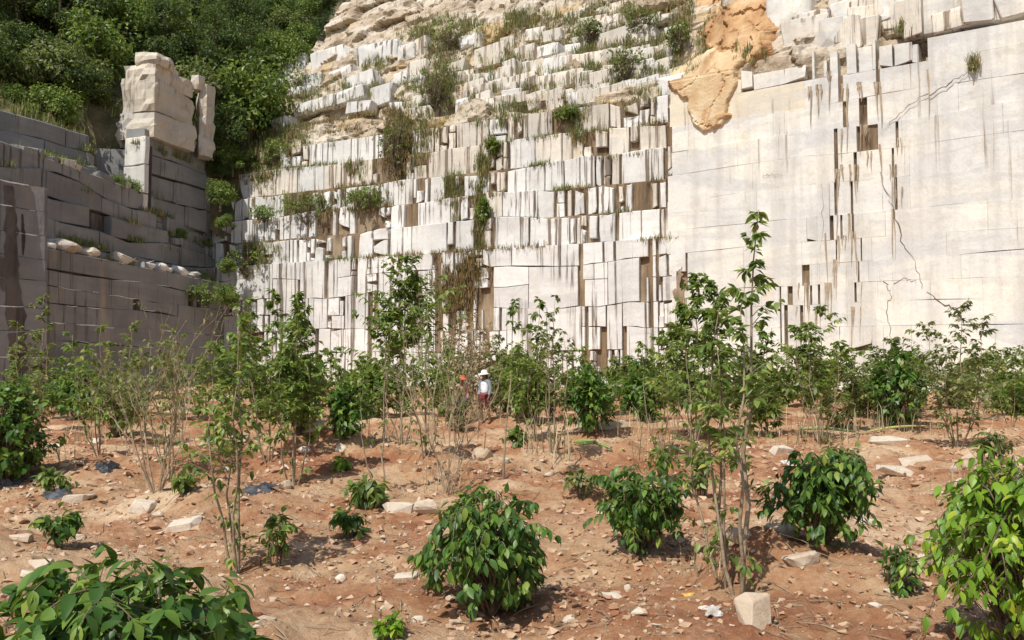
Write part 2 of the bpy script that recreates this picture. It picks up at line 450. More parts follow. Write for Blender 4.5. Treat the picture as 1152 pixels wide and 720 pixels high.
def vn1(x, y, seed): return float(vnoise(np.array([x]), np.array([y]), seed)[0])
def gen_wall(root, prof, courses, s0f, s1f, sliver, slots, mat, seed, jit=.05, ch=.03, tch=.03, wide=(1.4, 3.6), thin=(.24, .8), gapp=.5, gap=(.06, .34),
             cut=.28, depth=1.0, miss=0.0, name='stone_block', outj=(.04, .015), keep=290, matf=None, wob=.0, merge=.0, joint=.01, split=.0, edge_p=0.0, edge_mat=None, skew=.35, ragged=0.0):
    r = random.Random(seed); blocks = []
    sl = []
    for (xa, xb, ya, yb) in slots:
        zc = 0; out = 0
        for _ in range(3):
            s_, zc = prof.hit((xa + xb) / 2, (ya + yb) / 2, -out)
            out = next((c[2] for c in courses if c[0] <= zc < c[1]), 0)
        a, zt = prof.hit(xa, ya, -out); b, zb = prof.hit(xb, yb, -out); sl.append((a, b, zb, zt))
    zlo, zhi = courses[0][0], courses[-1][1]
    def zf(z): return lambda s: z + (wob * vn1(s * .16, z * 3.7, seed) + .35 * wob * vn1(s * .9, z * 5.1, seed + 3) if zlo < z < zhi else 0.0)
    occ = {k: [] for k in range(len(courses) + 2)}
    edge_strips = Geo()
    for ci, (z0, z1, sb) in enumerate(courses):
        s0 = s0f(z0) if callable(s0f) else s0f; s1 = s1f(z0) if callable(s1f) else s1f
        act = [(a, b) for (a, b, za, zb) in sl if min(z1, zb) - max(z0, za) > .42 * (z1 - z0) or (za > z0 and zb < z1 and zb - za > .3 * (z1 - z0))] + occ[ci]
        s = s0 - r.uniform(0, .5) * (s0 < 1e-6 or s0 > 4)
        while s < s1:
            px, py = project(prof.pos(s + .4, (z0 + z1) / 2, -sb))
            thinb = r.random() < sliver(px, py)
            if thinb: w = r.uniform(*thin) if r.random() < .8 else r.uniform(thin[1], thin[1] * 1.8); g = r.uniform(*gap) if r.random() < gapp else joint * r.uniform(.6, 1.5)
            else: w = r.uniform(*wide); g = joint * r.uniform(.6, 1.5)
            e = min(s + w, s1 + .2)
            for li in prof.l[1:-1]:
                if s < li - .12 and e > li - .12: e = li - .004; g = .008
            parts = [(s, e)]
            for a, b in act:
                parts = [q for (p0, p1) in parts for q in ((p0, min(p1, a)), (max(p0, b), p1)) if q[1] - q[0] > .1 and not (q[0] >= a and q[1] <= b)]
            for (p0, p1) in parts:
                if p1 - p0 < .12 or r.random() < miss: continue
                zt, e0, e1, zb_ = z1, 0.0, 0.0, z0
                if not thinb and ci + 1 < len(courses) and abs(courses[ci + 1][2] - sb) < .1 and r.random() < merge and p1 - p0 > .6:
                    zt = courses[ci + 1][1]; occ[ci + 1].append((p0 - joint, p1 + joint))
                o = -sb + r.uniform(-1, 1) * (outj[0] if thinb else outj[1])
                if thinb and r.random() < split:
                    m = r.uniform(.3, .7) * (z1 - z0)
                    blocks.append((p0, p1, z0, z1, 0, (z1 - z0) - m + joint, o, thinb))
                    if r.random() < .8: blocks.append((p0 + r.uniform(0, .06), p1, z0, z1, m, 0, o + r.uniform(-.08, .08), thinb))
                    continue
                if thinb and r.random() < cut:
                    q = r.uniform(.12, .55) * (z1 - z0)
                    if r.random() < .6: e0 = q
                    else: e1 = q
                if ragged and ci == len(courses) - 1: e1 = max(e1, r.uniform(0, ragged) if r.random() < .75 else 0)
                blocks.append((p0, p1, z0, zt, e0, e1, o, thinb))
            s = e + g
        if edge_p:
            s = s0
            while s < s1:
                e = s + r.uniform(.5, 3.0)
                if r.random() < edge_p:
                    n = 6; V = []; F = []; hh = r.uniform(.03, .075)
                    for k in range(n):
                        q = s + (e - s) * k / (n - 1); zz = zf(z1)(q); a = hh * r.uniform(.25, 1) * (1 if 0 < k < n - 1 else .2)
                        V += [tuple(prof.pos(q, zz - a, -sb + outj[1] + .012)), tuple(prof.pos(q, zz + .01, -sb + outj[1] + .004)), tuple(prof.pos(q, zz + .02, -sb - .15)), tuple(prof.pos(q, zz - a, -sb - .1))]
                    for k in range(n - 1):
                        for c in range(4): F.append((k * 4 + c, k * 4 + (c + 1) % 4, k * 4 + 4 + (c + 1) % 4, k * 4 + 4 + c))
                    edge_strips.add(V, F)
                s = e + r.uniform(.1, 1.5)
    made = []
    for (p0, p1, z0, z1, e0, e1, o, th) in blocks:
        f0, f1 = zf(z0), zf(z1); jt = joint * r.uniform(.3, .8)
        V, F = block_mesh(prof, p0, p1, lambda q: f0(q) + e0 + jt * .5, lambda q: f1(q) - e1 - jt * .5, o, depth, jit * (1 if th else .5), ch, tch, r, skew if th else 0.0)
        c = sum((Vector(v) for v in V), Vector()) / len(V)
        if abs((project(c)[0] - 576)) > 760: continue
        made.append(((p1 - p0) * (z1 - z0) / c.length_squared, c, V, F))
    made.sort(key=lambda t: -t[0])
    small = Geo()
    for i, (ar, c, V, F) in enumerate(made):
        if i < keep:
            g = Geo(); g.add(V, F)
            o = g.obj(name, matf(c) if matf else mat, root, tuple(c))
        else: small.add(V, F)
    if not small.empty(): tag(small.obj('small_blocks', mat, root, tuple(made[0][1])), kind='stuff')
    if not edge_strips.empty(): tag(edge_strips.obj('pale_edges', edge_mat, root, tuple(made[0][1])), kind='stuff')
    return made

def wall_root(name, loc, label, cat='quarry wall', group=None):
    o = empty(name, loc, label, cat, group); o['_world'] = 1; return o

def backing(root, prof, courses, s0, s1, mat, off=.3, name='backing', step=.6):
    g = Geo(); prev = None; V = []; rows = []
    for (z0, z1, sb) in courses: rows += [(z0, sb), (z1, sb)]
    ss = np.arange(s0, s1 + step, step); V = []; F = []
    for (z, sb) in rows:
        for s in ss: V.append(tuple(prof.pos(float(s), z, -sb - off + .05 * math.sin(s * 3.1 + z) + .04 * math.sin(s * 7.7 + z * 2))))
    m = len(ss)
    for i in range(len(rows) - 1):
        for k in range(m - 1): F.append((i * m + k, i * m + k + 1, (i + 1) * m + k + 1, (i + 1) * m + k))
    g.add(V, F)
    o = g.obj(name, mat, root, tuple(prof.pos((s0 + s1) / 2, courses[0][0], -off)))
    return o

def inrect(px, py, rects):
    for (a, b, c, d, p) in rects:
        if a <= px <= b and c <= py <= d: return p
    return None

# --- lower tier of the white wall
zs = [-.3, 1.3, 2.8, 4.3, 5.5, 6.8, 8.05, Z_LEDGE]
low_courses = [(a, b, 0.0) for a, b in zip(zs, zs[1:])]
def sliver_low(px, py):
    q = inrect(px, py, [(556, 650, 262, 400, .04), (662, 716, 262, 360, .12), (500, 556, 280, 420, .95), (716, 745, 255, 400, .8), (440, 490, 285, 340, .25)])
    return .68 if q is None else q
slots_low = [(490, 496, 285, 400), (515, 522, 300, 340), (524, 532, 312, 372), (536, 541, 318, 360), (543, 550, 330, 380), (414, 418, 340, 415), (421, 425, 330, 372), (365, 369, 297, 340),
             (651, 656, 274, 345), (658, 662, 350, 410), (675, 683, 357, 408), (700, 705, 368, 420), (719, 727, 283, 330), (729, 735, 274, 395), (738, 741, 280, 330), (606, 611, 385, 420),
             (505, 512, 345, 400), (551, 555, 312, 366), (399, 402, 300, 330), (355, 358, 372, 415), (330, 334, 350, 400), (690, 692, 275, 300), (678, 680, 278, 300), (466, 470, 300, 360)]
W1 = wall_root('quarry_wall', MAIN.pos(S_MID * .5, 0), 'lower tier of the white marble wall, full of thin brown-stained vertical slabs, behind the person in the white hat')
gen_wall(W1, MAIN, low_courses, 6.0, S_MID, sliver_low, slots_low, M_WHITE, 5, gapp=.6, gap=(.03, .16), cut=.2, jit=.06, ch=.012, tch=.015, wob=.22, merge=.3, joint=.012, split=.25, thin=(.2, .7))
backing(W1, MAIN, low_courses, 4.0, S_MID + .3, M_BACK, .26)

# --- stepped benches above the ledge
zb = [Z_LEDGE, 11.1, 12.9, 14.7, 16.6, 18.4]
bench_courses = []
for a, b in zip(zb, zb[1:]):
    bench_courses += [(a, b, bench_setback(a))]
def sliver_bench(px, py):
    q = inrect(px, py, [(577, 655, 135, 205, .12), (690, 742, 160, 200, .1), (400, 442, 130, 205, .25), (340, 400, 160, 205, .3), (270, 420, 195, 222, .1), (660, 735, 85, 125, .15), (445, 492, 225, 285, .25)])
    return .78 if q is None else q
slots_bench = [(500, 512, 185, 225), (516, 522, 190, 222), (537, 546, 215, 285), (432, 462, 130, 195), (690, 694, 200, 225), (712, 720, 197, 222), (724, 730, 197, 220), (640, 650, 205, 215),
               (400, 425, 230, 262), (372, 384, 255, 285), (455, 470, 222, 250), (355, 372, 240, 270), (320, 350, 225, 250)]
W2 = wall_root('quarry_bench', MAIN.pos(S_MID * .5, Z_LEDGE, -.5), 'stepped marble benches of brown-streaked blocks above the long narrow ledge', 'quarry wall')
gen_wall(W2, MAIN, bench_courses, 6.0, S_MID + .4, sliver_bench, slots_bench, M_WHITE, 8, gapp=.6, gap=(.04, .2), cut=.3, depth=1.3, jit=.1, skew=.5, miss=.03, keep=295, ch=.03, tch=.04, wob=.28, joint=.014, split=.42, thin=(.2, .75), wide=(1.2, 2.8),
         matf=lambda c: M_AGED if (c.z > 15 and rng.random() < .55) or (project(c)[0] > 480 and rng.random() < .3) else M_WHITE)
backing(W2, MAIN, [(a, b, bench_setback(a)) for a, b in zip(zb, zb[1:])], 4.0, S_MID + .6, M_BACK, .3)

# --- tall smooth face on the right
zr = [-.3, 1.3, 2.6, 3.8, 5.0, 6.1, 7.2, 8.3, 9.6, 11.3, 12.8, 14.2, 15.6, 17.0, 18.5]
face_courses = [(a, b, .0 if a < 9 else (.05 if a < 14 else .12)) for a, b in zip(zr, zr[1:])]
def sliver_face(px, py):
    q = inrect(px, py, [(925, 1020, 90, 190, .7), (860, 905, 300, 420, .75), (905, 975, 225, 300, .5), (885, 1000, 35, 100, .8), (826, 885, 30, 100, .5), (1000, 1152, -30, 60, .35), (900, 960, 300, 420, .3), (757, 780, 100, 200, .4)])
    return .0 if q is None else q
slots_face = [(800, 801, 130, 131), (943, 949, 96, 120), (948, 953, 118, 145), (966, 976, 105, 140), (963, 988, 128, 162), (978, 984, 140, 170), (938, 943, 150, 190), (951, 955, 165, 185), (960, 964, 165, 185), (1007, 1011, 128, 155),
              (1003, 1006, 162, 185), (1011, 1013, 190, 210), (1006, 1010, 210, 235), (938, 942, 195, 240), (957, 960, 215, 240), (933, 938, 232, 262), (945, 948, 240, 265), (958, 961, 240, 260), (940, 942, 270, 292),
              (968, 970, 270, 290), (902, 906, 295, 318), (908, 911, 295, 318), (927, 931, 294, 318), (965, 967, 298, 318), (911, 914, 322, 345), (920, 923, 320, 345), (961, 964, 322, 345), (900, 904, 345, 368),
              (877, 880, 325, 400), (882, 887, 345, 396), (895, 899, 410, 425), (906, 914, 60, 97), (916, 922, 55, 95), (942, 953, 58, 94), (985, 990, 60, 92), (1033, 1042, 48, 78), (930, 934, 60, 80), (963, 967, 60, 92),
              (761, 764, 310, 345), (765, 770, 300, 345), (771, 774, 283, 335), (888, 892, 320, 345)]
W3 = wall_root('quarry_wall', MAIN.pos(S_MID + 14, 0), 'tall smooth cream marble face sawn in wide courses, filling the right of the photo')
gen_wall(W3, MAIN, face_courses, S_MID + .1, MAIN.len, sliver_face, slots_face, M_FACE, 21, wide=(3.2, 8.5), thin=(.4, 1.1), gapp=.3, gap=(.03, .16), cut=.2, jit=.006, ch=.002, tch=.002, outj=(.025, .008), wob=.12, merge=.12, joint=.0035, ragged=.9,
         matf=lambda c: M_FACEYEL if 752 < project(c)[0] < 840 and project(c)[1] < 122 else M_FACE)
backing(W3, MAIN, [c for c in face_courses if c[1] < 17.3], S_MID, MAIN.len, M_BACK, .24)
M_CRACK = m_backing('crack_dirt', (.10, .065, .04), (.17, .115, .07), (.27, .20, .13))
# cracks and weathered seams across the face
def strip(root, pts, widths, mat, name, out=.06, kw=1.0):
    P = []
    for (px, py) in pts:
        s, z = MAIN.hit(px, py, out); P.append((s, z))
    g = Geo(); V = []; F = []; Q = []; Wd = []
    for i in range(len(P) - 1):
        n = 5
        for k in range(n):
            t = k / n; Q.append((P[i][0] + (P[i + 1][0] - P[i][0]) * t + (rng.uniform(-.11, .11)), P[i][1] + (P[i + 1][1] - P[i][1]) * t + rng.uniform(-.09, .09)))
            Wd.append((widths[i] + (widths[i + 1] - widths[i]) * t) * rng.uniform(.4, 1.3))
    Q.append(P[-1]); Wd.append(widths[-1])
    for i, (s, z) in enumerate(Q):
        a = Vector(Q[max(i - 1, 0)]); b = Vector(Q[min(i + 1, len(Q) - 1)]); t = (b - a).normalized(); n = Vector((-t.y, t.x)) * Wd[i]
        for q, o in ((n, 0), (Vector((0, 0)), .004), (-n, 0)): V.append(tuple(MAIN.pos(s + q.x * kw, z + q.y * kw, out - .03 + o)))
    for i in range(len(Q) - 1):
        for k in (0, 1): F.append((i * 3 + k, i * 3 + k + 1, i * 3 + 4 + k, i * 3 + 3 + k))
    g.add(V, F); return g.obj(name, mat, root, tuple(MAIN.pos(P[0][0], P[0][1], out)))
for pts, w in [([(1090, 80), (1070, 93), (1050, 104), (1030, 112), (1010, 128), (990, 150)], (.04, .09, .11, .05, .07, .02)),
               ([(990, 195), (1000, 222), (1008, 245), (1016, 275), (1030, 300), (1037, 325)], (.05, .05, .1, .08, .05, .03)),
               ([(995, 318), (1003, 330), (996, 345), (1000, 372), (1002, 388)], (.05, .05, .07, .06, .02)),
               ([(857, 198), (868, 197), (880, 196)], (.03, .07, .03)), ([(925, 205), (925, 240), (922, 280)], (.02, .03, .02)),
               ([(1004, 320), (1020, 312), (1030, 318)], (.04, .07, .03)), ([(1045, 330), (1060, 340), (1075, 350), (1090, 335)], (.05, .1, .1, .03))]:
    strip(W3, pts, w, M_CRACK, 'crack', .045, .28)
rq = random.Random(404)
gst = Geo()
for (xa, xb, ya, yb) in slots_face[1:]:
    for k in range(rq.randint(1, 3)):
        x = rq.uniform(xa - 4, xb + 4); sA, zA = MAIN.hit(x, yb, .03); L = rq.uniform(.5, 2.6); w0 = rq.uniform(.02, .07); V = []; n = 7; ph = rq.uniform(0, 9)
        if zA < 2 or zA > 17.5: continue
        for i in range(n):
            t = i / (n - 1); w = w0 * (1 - t) ** .7 * rq.uniform(.6, 1.3) + .004; o = .03 * math.sin(ph + t * 4)
            V += [tuple(MAIN.pos(sA - w + o, zA - L * t, .034)), tuple(MAIN.pos(sA + w + o, zA - L * t, .034))]
        gst.add(V, [(2 * i, 2 * i + 1, 2 * i + 3, 2 * i + 2) for i in range(n - 1)])
M_STREAK = m_plain('brown_water_stain', (.30, .225, .15), (.44, .35, .25), 3)
tag(gst.obj('water_stains', M_STREAK, W3, tuple(MAIN.pos(S_MID + 10, 9, 0))), kind='stuff')
# dark triangular hollow above the saplings at the foot of the face
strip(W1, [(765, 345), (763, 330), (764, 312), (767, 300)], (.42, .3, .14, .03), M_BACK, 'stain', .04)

# --- rough slope above the blocks
def build_slope():
    ss = np.arange(S_LEFT - 3.5, MAIN.len - 6, .16); tz = np.arange(0, 26.0, .16)
    S, T = np.meshgrid(ss, tz, indexing='ij')
    w = sstep(S_MID - 2, S_MID + 3, S)
    z0 = (1 - w) * 17.6 + w * 16.9
    Z = z0 + T
    sb = (1 - w) * (3.3 + (Z - 18.4) * .78) + w * np.maximum(.5, .35 + (Z - 18.2) * .62)
    wx = S + .5 * fbm(S * .4, Z * .4, 2, 3); wz = Z + .3 * fbm(S * .4 + 9, Z * .4, 3, 3) - .12 * S * (1 - w)
    f1, e1 = facets(wx / 3.4, wz / 2.1, 31); f2, e2 = facets(wx / 1.3, wz / .85, 41)
    out = 1.25 * f1 + .32 * f2 - .3 * (1 - sstep(0, .08, e1)) - .08 * (1 - sstep(0, .10, e2)) + .25 * fbm(S * .25, Z * .25, 8, 3) + .05 * fbm(S * 3, Z * 3, 9, 3)
    out = out * sstep(0, 1.0, T) - .25
    V = np.zeros(S.shape + (3,))
    for i, s in enumerate(ss):
        a = MAIN.pos(float(s), 0, 0); n = MAIN.normal(float(s))
        k = out[i] - sb[i]
        V[i, :, 0] = a.x + n.x * k; V[i, :, 1] = a.y + n.y * k; V[i, :, 2] = Z[i] + .12 * f2[i]
    n_, m_ = S.shape; idx = np.arange(n_ * m_).reshape(n_, m_)
    F = np.stack([idx[:-1, :-1], idx[1:, :-1], idx[1:, 1:], idx[:-1, 1:]], -1).reshape(-1, 4)
    g = Geo(); g.add(V, F)
    return tag(g.obj('rock_slope', M_SLOPE, None, (0, 60, 20)), 'rough tan weathered rock slope above the sawn marble', None, None, 'structure')
SLOPE = build_slope()
# weathered blocks of the broken upper courses
def blocky_rock(r, sx, sy, sz, jit=.22):
    bm = bmesh.new()
    for a in (-1, 1):
        for b in (-1, 1):
            for c in (-1, 1):
                bm.verts.new((sx * a * (1 - r.random() * jit * 1.6), sy * b * (1 - r.random() * jit), sz * c * (1 - r.random() * jit * 1.4)))
    for k in range(5):
        v = Vector((r.gauss(0, 1), r.gauss(0, 1), r.gauss(0, 1))).normalized() * 1.12; bm.verts.new((v.x * sx, v.y * sy, v.z * sz))
    res = bmesh.ops.convex_hull(bm, input=bm.verts)
    bmesh.ops.delete(bm, geom=[e for e in res['geom_interior'] if isinstance(e, bmesh.types.BMVert)], context='VERTS')
    bmesh.ops.bevel(bm, geom=bm.edges[:], offset=min(sx, sz) * .06, segments=1, affect='EDGES', profile=.5)
    bm.verts.index_update(); V = [tuple(v.co) for v in bm.verts]; F = [tuple(v.index for v in f.verts) for f in bm.faces]; bm.free(); return V, F
def slope_point(px, py, extra=0.0):
    s, z = MAIN.hit(px, py, -3.0)
    for _ in range(6): s, z = MAIN.hit(px, py, -slope_setback(s, max(z, 18.0)) + extra)
    return s, z
def rock_band(root, spots, seed, name='weathered_block'):
    r = random.Random(seed)
    for (px, py, w, h, m) in spots:
        s, z = slope_point(px, py); z = max(z, 17.9); sy = max(1.0, w * .02); p = MAIN.pos(s, z, -slope_setback(s, max(z, 18.2)) - sy * .62 + r.uniform(-.1, .25)); d = p.length
        sx, sz = w * .5 * d / FPX, h * .5 * d / FPX
        p.z = max(p.z, 18.35 + sz * .85)
        V, F = blocky_rock(r, sx, sy, sz, .2); n = MAIN.normal(s); g = Geo(); g.add(V, F)
        o = g.obj(name, m, None); o.parent = root; o.location = p - root.location; o.rotation_euler = (r.uniform(-.06, .06), r.uniform(-.14, .03), math.atan2(n.x, -n.y) + r.uniform(-.12, .12))
UP = wall_root('weathered_ledges', MAIN.pos(S_MID * .4, 18.4, -3.5), 'broken upper ledges of weathered cream blocks with grass between, below the tan slope', 'rock ledge')
rr = random.Random(61); spots = []
big_w = [(330, 75, 40, 24), (372, 68, 48, 26), (425, 66, 56, 40), (352, 92, 36, 18), (410, 92, 40, 18), (300, 112, 34, 14), (392, 110, 60, 16), (430, 108, 36, 26), (460, 60, 26, 20), (455, 88, 26, 16), (318, 140, 26, 16), (345, 124, 30, 14), (300, 130, 24, 14), (365, 118, 40, 14), (385, 84, 36, 16), (340, 104, 30, 12), (320, 96, 28, 16), (448, 124, 22, 18), (405, 122, 40, 14), (285, 148, 26, 14)]
for (x, y, w, h) in big_w: spots.append((x, y, w, h, M_WHITE))
for row, (ya, yb, n) in enumerate([(128, 96, 26), (112, 78, 24), (96, 58, 20), (78, 40, 14), (60, 20, 10)]):
    for k in range(n):
        x = 470 + (765 - 470) * (k + rr.random()) / n
        if 478 < x < 512 and row < 4: continue
        y = ya + (yb - ya) * (x - 470) / 295 + rr.uniform(-5, 5); spots.append((x, y, rr.uniform(14, 44), rr.uniform(12, 26), M_AGED if rr.random() < .8 else M_WHITE))
rock_band(UP, spots, 62)
UR = wall_root('weathered_ledges', MAIN.pos(S_MID + 14, 18.5), 'band of rough cream blocks with dark vertical slots along the top of the smooth face', 'rock ledge')
spots = []
for k in range(56):
    x = rr.uniform(885, 1190); y = rr.uniform(-8, 52) - (x - 885) * .06; spots.append((x, y, rr.uniform(18, 60), rr.uniform(20, 50), M_AGED if rr.random() < .6 else M_FACE))
rock_band(UR, spots, 63)

# --- ochre vein breaking through at the top
def hull_rock(r, sx, sy, sz, n=16, flat=.0, sub=0):
    bm = bmesh.new()
    for i in range(n):
        v = Vector((r.gauss(0, 1), r.gauss(0, 1), r.gauss(0, 1))).normalized() * r.uniform(.82, 1.0)
        bm.verts.new((v.x * sx, v.y * sy, v.z * sz))
    res = bmesh.ops.convex_hull(bm, input=bm.verts)
    bmesh.ops.delete(bm, geom=[e for e in res['geom_interior'] if isinstance(e, bmesh.types.BMVert)], context='VERTS')
    if sub:
        bmesh.ops.bevel(bm, geom=bm.edges[:], offset=min(sx, sy, sz) * .13, segments=1, affect='EDGES', profile=.5)
    bmesh.ops.recalc_face_normals(bm, faces=bm.faces[:])
    V = [tuple(v.co) for v in bm.verts]; bm.verts.index_update()
    F = [tuple(v.index for v in f.verts) for f in bm.faces]; bm.free()
    return V, F
def ochre():
    root = wall_root('ochre_outcrop', MAIN.pos(S_MID + 2, 18.0, -.5), 'orange and yellow ochre rock outcrop above the left end of the smooth face', 'rock outcrop')
    def sheet(poly, mat, name, out0, amp, seed, fade=.9):
        P = [(np.array(slope_point(x, y)) if y < 95 else np.array(MAIN.hit(x, y, -.3))) for x, y in poly]
        ss = np.arange(min(p[0] for p in P), max(p[0] for p in P), .1); zz = np.arange(min(p[1] for p in P), max(p[1] for p in P), .1)
        S, Z = np.meshgrid(ss, zz, indexing='ij')
        Sx = S + .25 * fbm(S * 1.1, Z * 1.1, seed, 3); Zx = Z + .25 * fbm(S * 1.1 + 7, Z * 1.1, seed + 1, 3)
        ins = np.zeros(S.shape, bool); dist = np.full(S.shape, 99.0); j = len(P) - 1
        for i in range(len(P)):
            a, b = P[j], P[i]; e = b - a; L2 = (e * e).sum() + 1e-9
            t = np.clip(((Sx - a[0]) * e[0] + (Zx - a[1]) * e[1]) / L2, 0, 1)
            dist = np.minimum(dist, np.hypot(Sx - a[0] - t * e[0], Zx - a[1] - t * e[1]))
            c = (a[1] > Zx) != (b[1] > Zx)
            ins ^= c & (Sx < (b[0] - a[0]) * (Zx - a[1]) / (b[1] - a[1] + 1e-9) + a[0]); j = i
        w = sstep(S_MID - 2, S_MID + 3, S)
        sb = np.where(Z > 18.2, (1 - w) * (3.3 + (Z - 18.4) * .78) + w * (.35 + (Z - 18.2) * .62), .3)
        sb = np.where((Z < 18.4), np.minimum(sb, .35), sb)
        f, e1 = facets(Sx / 2.2, Zx / 2.6, seed); f2, e2 = facets(Sx / .8, Zx / .9, seed + 7)
        k = -sb - .5 + (out0 + .5) * sstep(0, fade, dist) + amp * f + amp * .3 * f2 - .1 * (1 - sstep(0, .06, e1))
        V = np.zeros(S.shape + (3,))
        for i, s_ in enumerate(ss):
            a = MAIN.pos(float(s_), 0, 0); n = MAIN.normal(float(s_)); V[i, :, 0] = a.x + n.x * k[i]; V[i, :, 1] = a.y + n.y * k[i]; V[i, :, 2] = Z[i]
        idx = np.arange(S.size).reshape(S.shape)
        F = np.stack([idx[:-1, :-1], idx[1:, :-1], idx[1:, 1:], idx[:-1, 1:]], -1).reshape(-1, 4)
        g = Geo(); g.add(V, F[ins.ravel()[F].all(1)]); g.obj(name, mat, root, tuple(MAIN.pos(S_MID + 2, 18, 0)))
    sheet([(790, -60), (885, -60), (884, 20), (878, 60), (850, 80), (828, 84), (790, 86), (782, 40)], M_OCHRE, 'orange_rock', .25, .8, 3)
    sheet([(768, 60), (842, 60), (836, 92), (826, 116), (824, 138), (806, 150), (790, 156), (776, 146), (772, 124), (754, 112), (750, 88)], M_YELLOW, 'yellow_rock', .385, .07, 5, .45)
    sheet([(780, 112), (824, 108), (828, 132), (812, 148), (790, 152), (776, 136)], M_OCHRE, 'orange_rubble', .43, .14, 9, .45)
ochre()

# --- left walls, in shade
M_PALE_EDGE = m_plain('pale_edge_marble', (.60, .56, .50), (.76, .73, .68), 4, .8)  # pale strips along the top edges of the courses
LOW_L = Profile([(-24.4, 43.5), (-20.9, 67.0)])
W4 = wall_root('quarry_wall', LOW_L.pos(8, 0), 'shaded grey marble wall with level joints, between the near buttress and the white wall')
zl = [-.3, 1.0, 2.1, 3.2, 4.2, 5.2, 6.1, 7.0, 8.0]
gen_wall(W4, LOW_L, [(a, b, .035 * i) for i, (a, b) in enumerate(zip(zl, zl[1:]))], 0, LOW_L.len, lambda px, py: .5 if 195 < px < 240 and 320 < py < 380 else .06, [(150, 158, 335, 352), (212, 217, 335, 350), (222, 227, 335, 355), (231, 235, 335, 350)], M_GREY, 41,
         wide=(6, 15), thin=(.4, .9), jit=.02, ch=.006, tch=.02, outj=(.03, .012), wob=.2, joint=.008, merge=.12, edge_p=.5, edge_mat=M_PALE_EDGE)
backing(W4, LOW_L, [(-.3, 8.0, .2)], 0, LOW_L.len, M_BACKGREY, .25)
MIDP = Profile([(-25.5, 43.0), (-21.9, 68.5)])
W5 = wall_root('quarry_wall', MIDP.pos(8, 8), 'upper tier of the shaded grey wall, set back behind the rubble ledge', 'quarry wall')
zm = [7.6, 8.9, 9.9, 11.0, 12.2, 13.4]
mid_l = [(a, b, .24 * i) for i, (a, b) in enumerate(zip(zm, zm[1:]))]
gen_wall(W5, MIDP, mid_l, 0, MIDP.len, lambda px, py: .25 if px > 190 else .04, [(118, 124, 235, 262), (178, 186, 235, 268)], M_GREY, 43, wide=(3, 9), thin=(.5, 1.2), jit=.12, ch=.03, tch=.07, outj=(.25, .14), miss=.06, depth=1.8, wob=.5, joint=.012)
backing(W5, MIDP, mid_l, 0, MIDP.len, M_BACKGREY, .45)
TOPP = Profile([(-32.5, 41.0), (-28.2, 48.4), (-25.5, 54.8), (-25.45, 55.3)])
W6 = wall_root('quarry_wall', TOPP.pos(12, 12), 'topmost shaded grey wall at far left, capped by grass below the forest', 'quarry wall')
zt = [7.6, 8.6, 9.6, 10.8, 12.0, 13.2, 14.3, 15.4, 16.4]
top_l = [(a, b, .26 * max(0, i - 2)) for i, (a, b) in enumerate(zip(zt, zt[1:]))]
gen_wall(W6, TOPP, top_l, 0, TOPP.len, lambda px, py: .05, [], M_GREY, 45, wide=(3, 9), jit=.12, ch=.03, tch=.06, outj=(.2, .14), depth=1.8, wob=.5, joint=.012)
backing(W6, TOPP, [(a, min(b, 16.3), c) for a, b, c in top_l], 0, TOPP.len, M_BACKGREY, .45)
backing(W6, Profile([(-29.5, 58.9), (-24.6, 60.3)]), [(7.6, 16.6, 0)], 0, 5.0, M_GREY, 0.0, 'rear_face')
LITP = Profile([(-26.1, 58.9), (-24.3, 58.1), (-22.6, 65.6), (-22.9, 72.0)])
W7 = wall_root('quarry_wall', LITP.pos(2, 12), 'stack of grey courses with a narrow sunlit white end, under the tan rock tower', 'quarry wall')
zq = [7.4, 8.5, 9.5, 10.6, 11.8, 13.2, 14.7, 16.2, 17.8]
gen_wall(W7, LITP, [(a, b, .05 * i) for i, (a, b) in enumerate(zip(zq, zq[1:]))], 2.36, LITP.len, lambda px, py: .35 if px > 195 else .05, [], M_GREY, 47, wide=(3, 8), jit=.1, ch=.03, tch=.05, outj=(.15, .1), depth=1.4, wob=.35, joint=.012)
gen_wall(W7, LITP, [(7.4, 9.7, .02), (9.7, 12.0, .02), (12.0, 13.2, .02), (13.2, 15.0, .05), (15.0, 17.2, .08)], 0.05, 1.9, lambda px, py: .0, [], M_FACE, 48, wide=(2.2, 2.4), jit=.16, ch=.02, tch=.04, depth=.35, wob=.3, name='sunlit_block', matf=lambda c: M_FACE if c.z > 12.2 else M_GREY)  # lit end in pale marble, rest of the stack in shade-darkened grey
backing(W7, LITP, [(7.4, 16.6, .3)], 0, LITP.len, M_BACKGREY, .5)
BUT = Profile([(-26.5, 31.5), (-22.45, 39.0), (-21.4, 41.0), (-24.6, 44.6)])
W8 = wall_root('quarry_buttress', BUT.pos(9, 0), 'nearest shaded grey buttress at the left edge with a dark stain running down it', 'quarry wall')
zu = [-.3, 1.0, 2.2, 3.4, 4.5, 5.7, 6.8, 7.9, 9.0, 10.1]
gen_wall(W8, BUT, [(a, b, .04 * i) for i, (a, b) in enumerate(zip(zu, zu[1:]))], 0, BUT.len, lambda px, py: .0, [], M_GREY, 49, wide=(5, 12), jit=.02, ch=.008, tch=.02, outj=(.03, .012), depth=1.5, wob=.08, joint=.008, edge_p=.6, edge_mat=M_PALE_EDGE)
backing(W8, BUT, [(-.3, 10.0, .3)], 0, BUT.len, M_BACKGREY, .4)
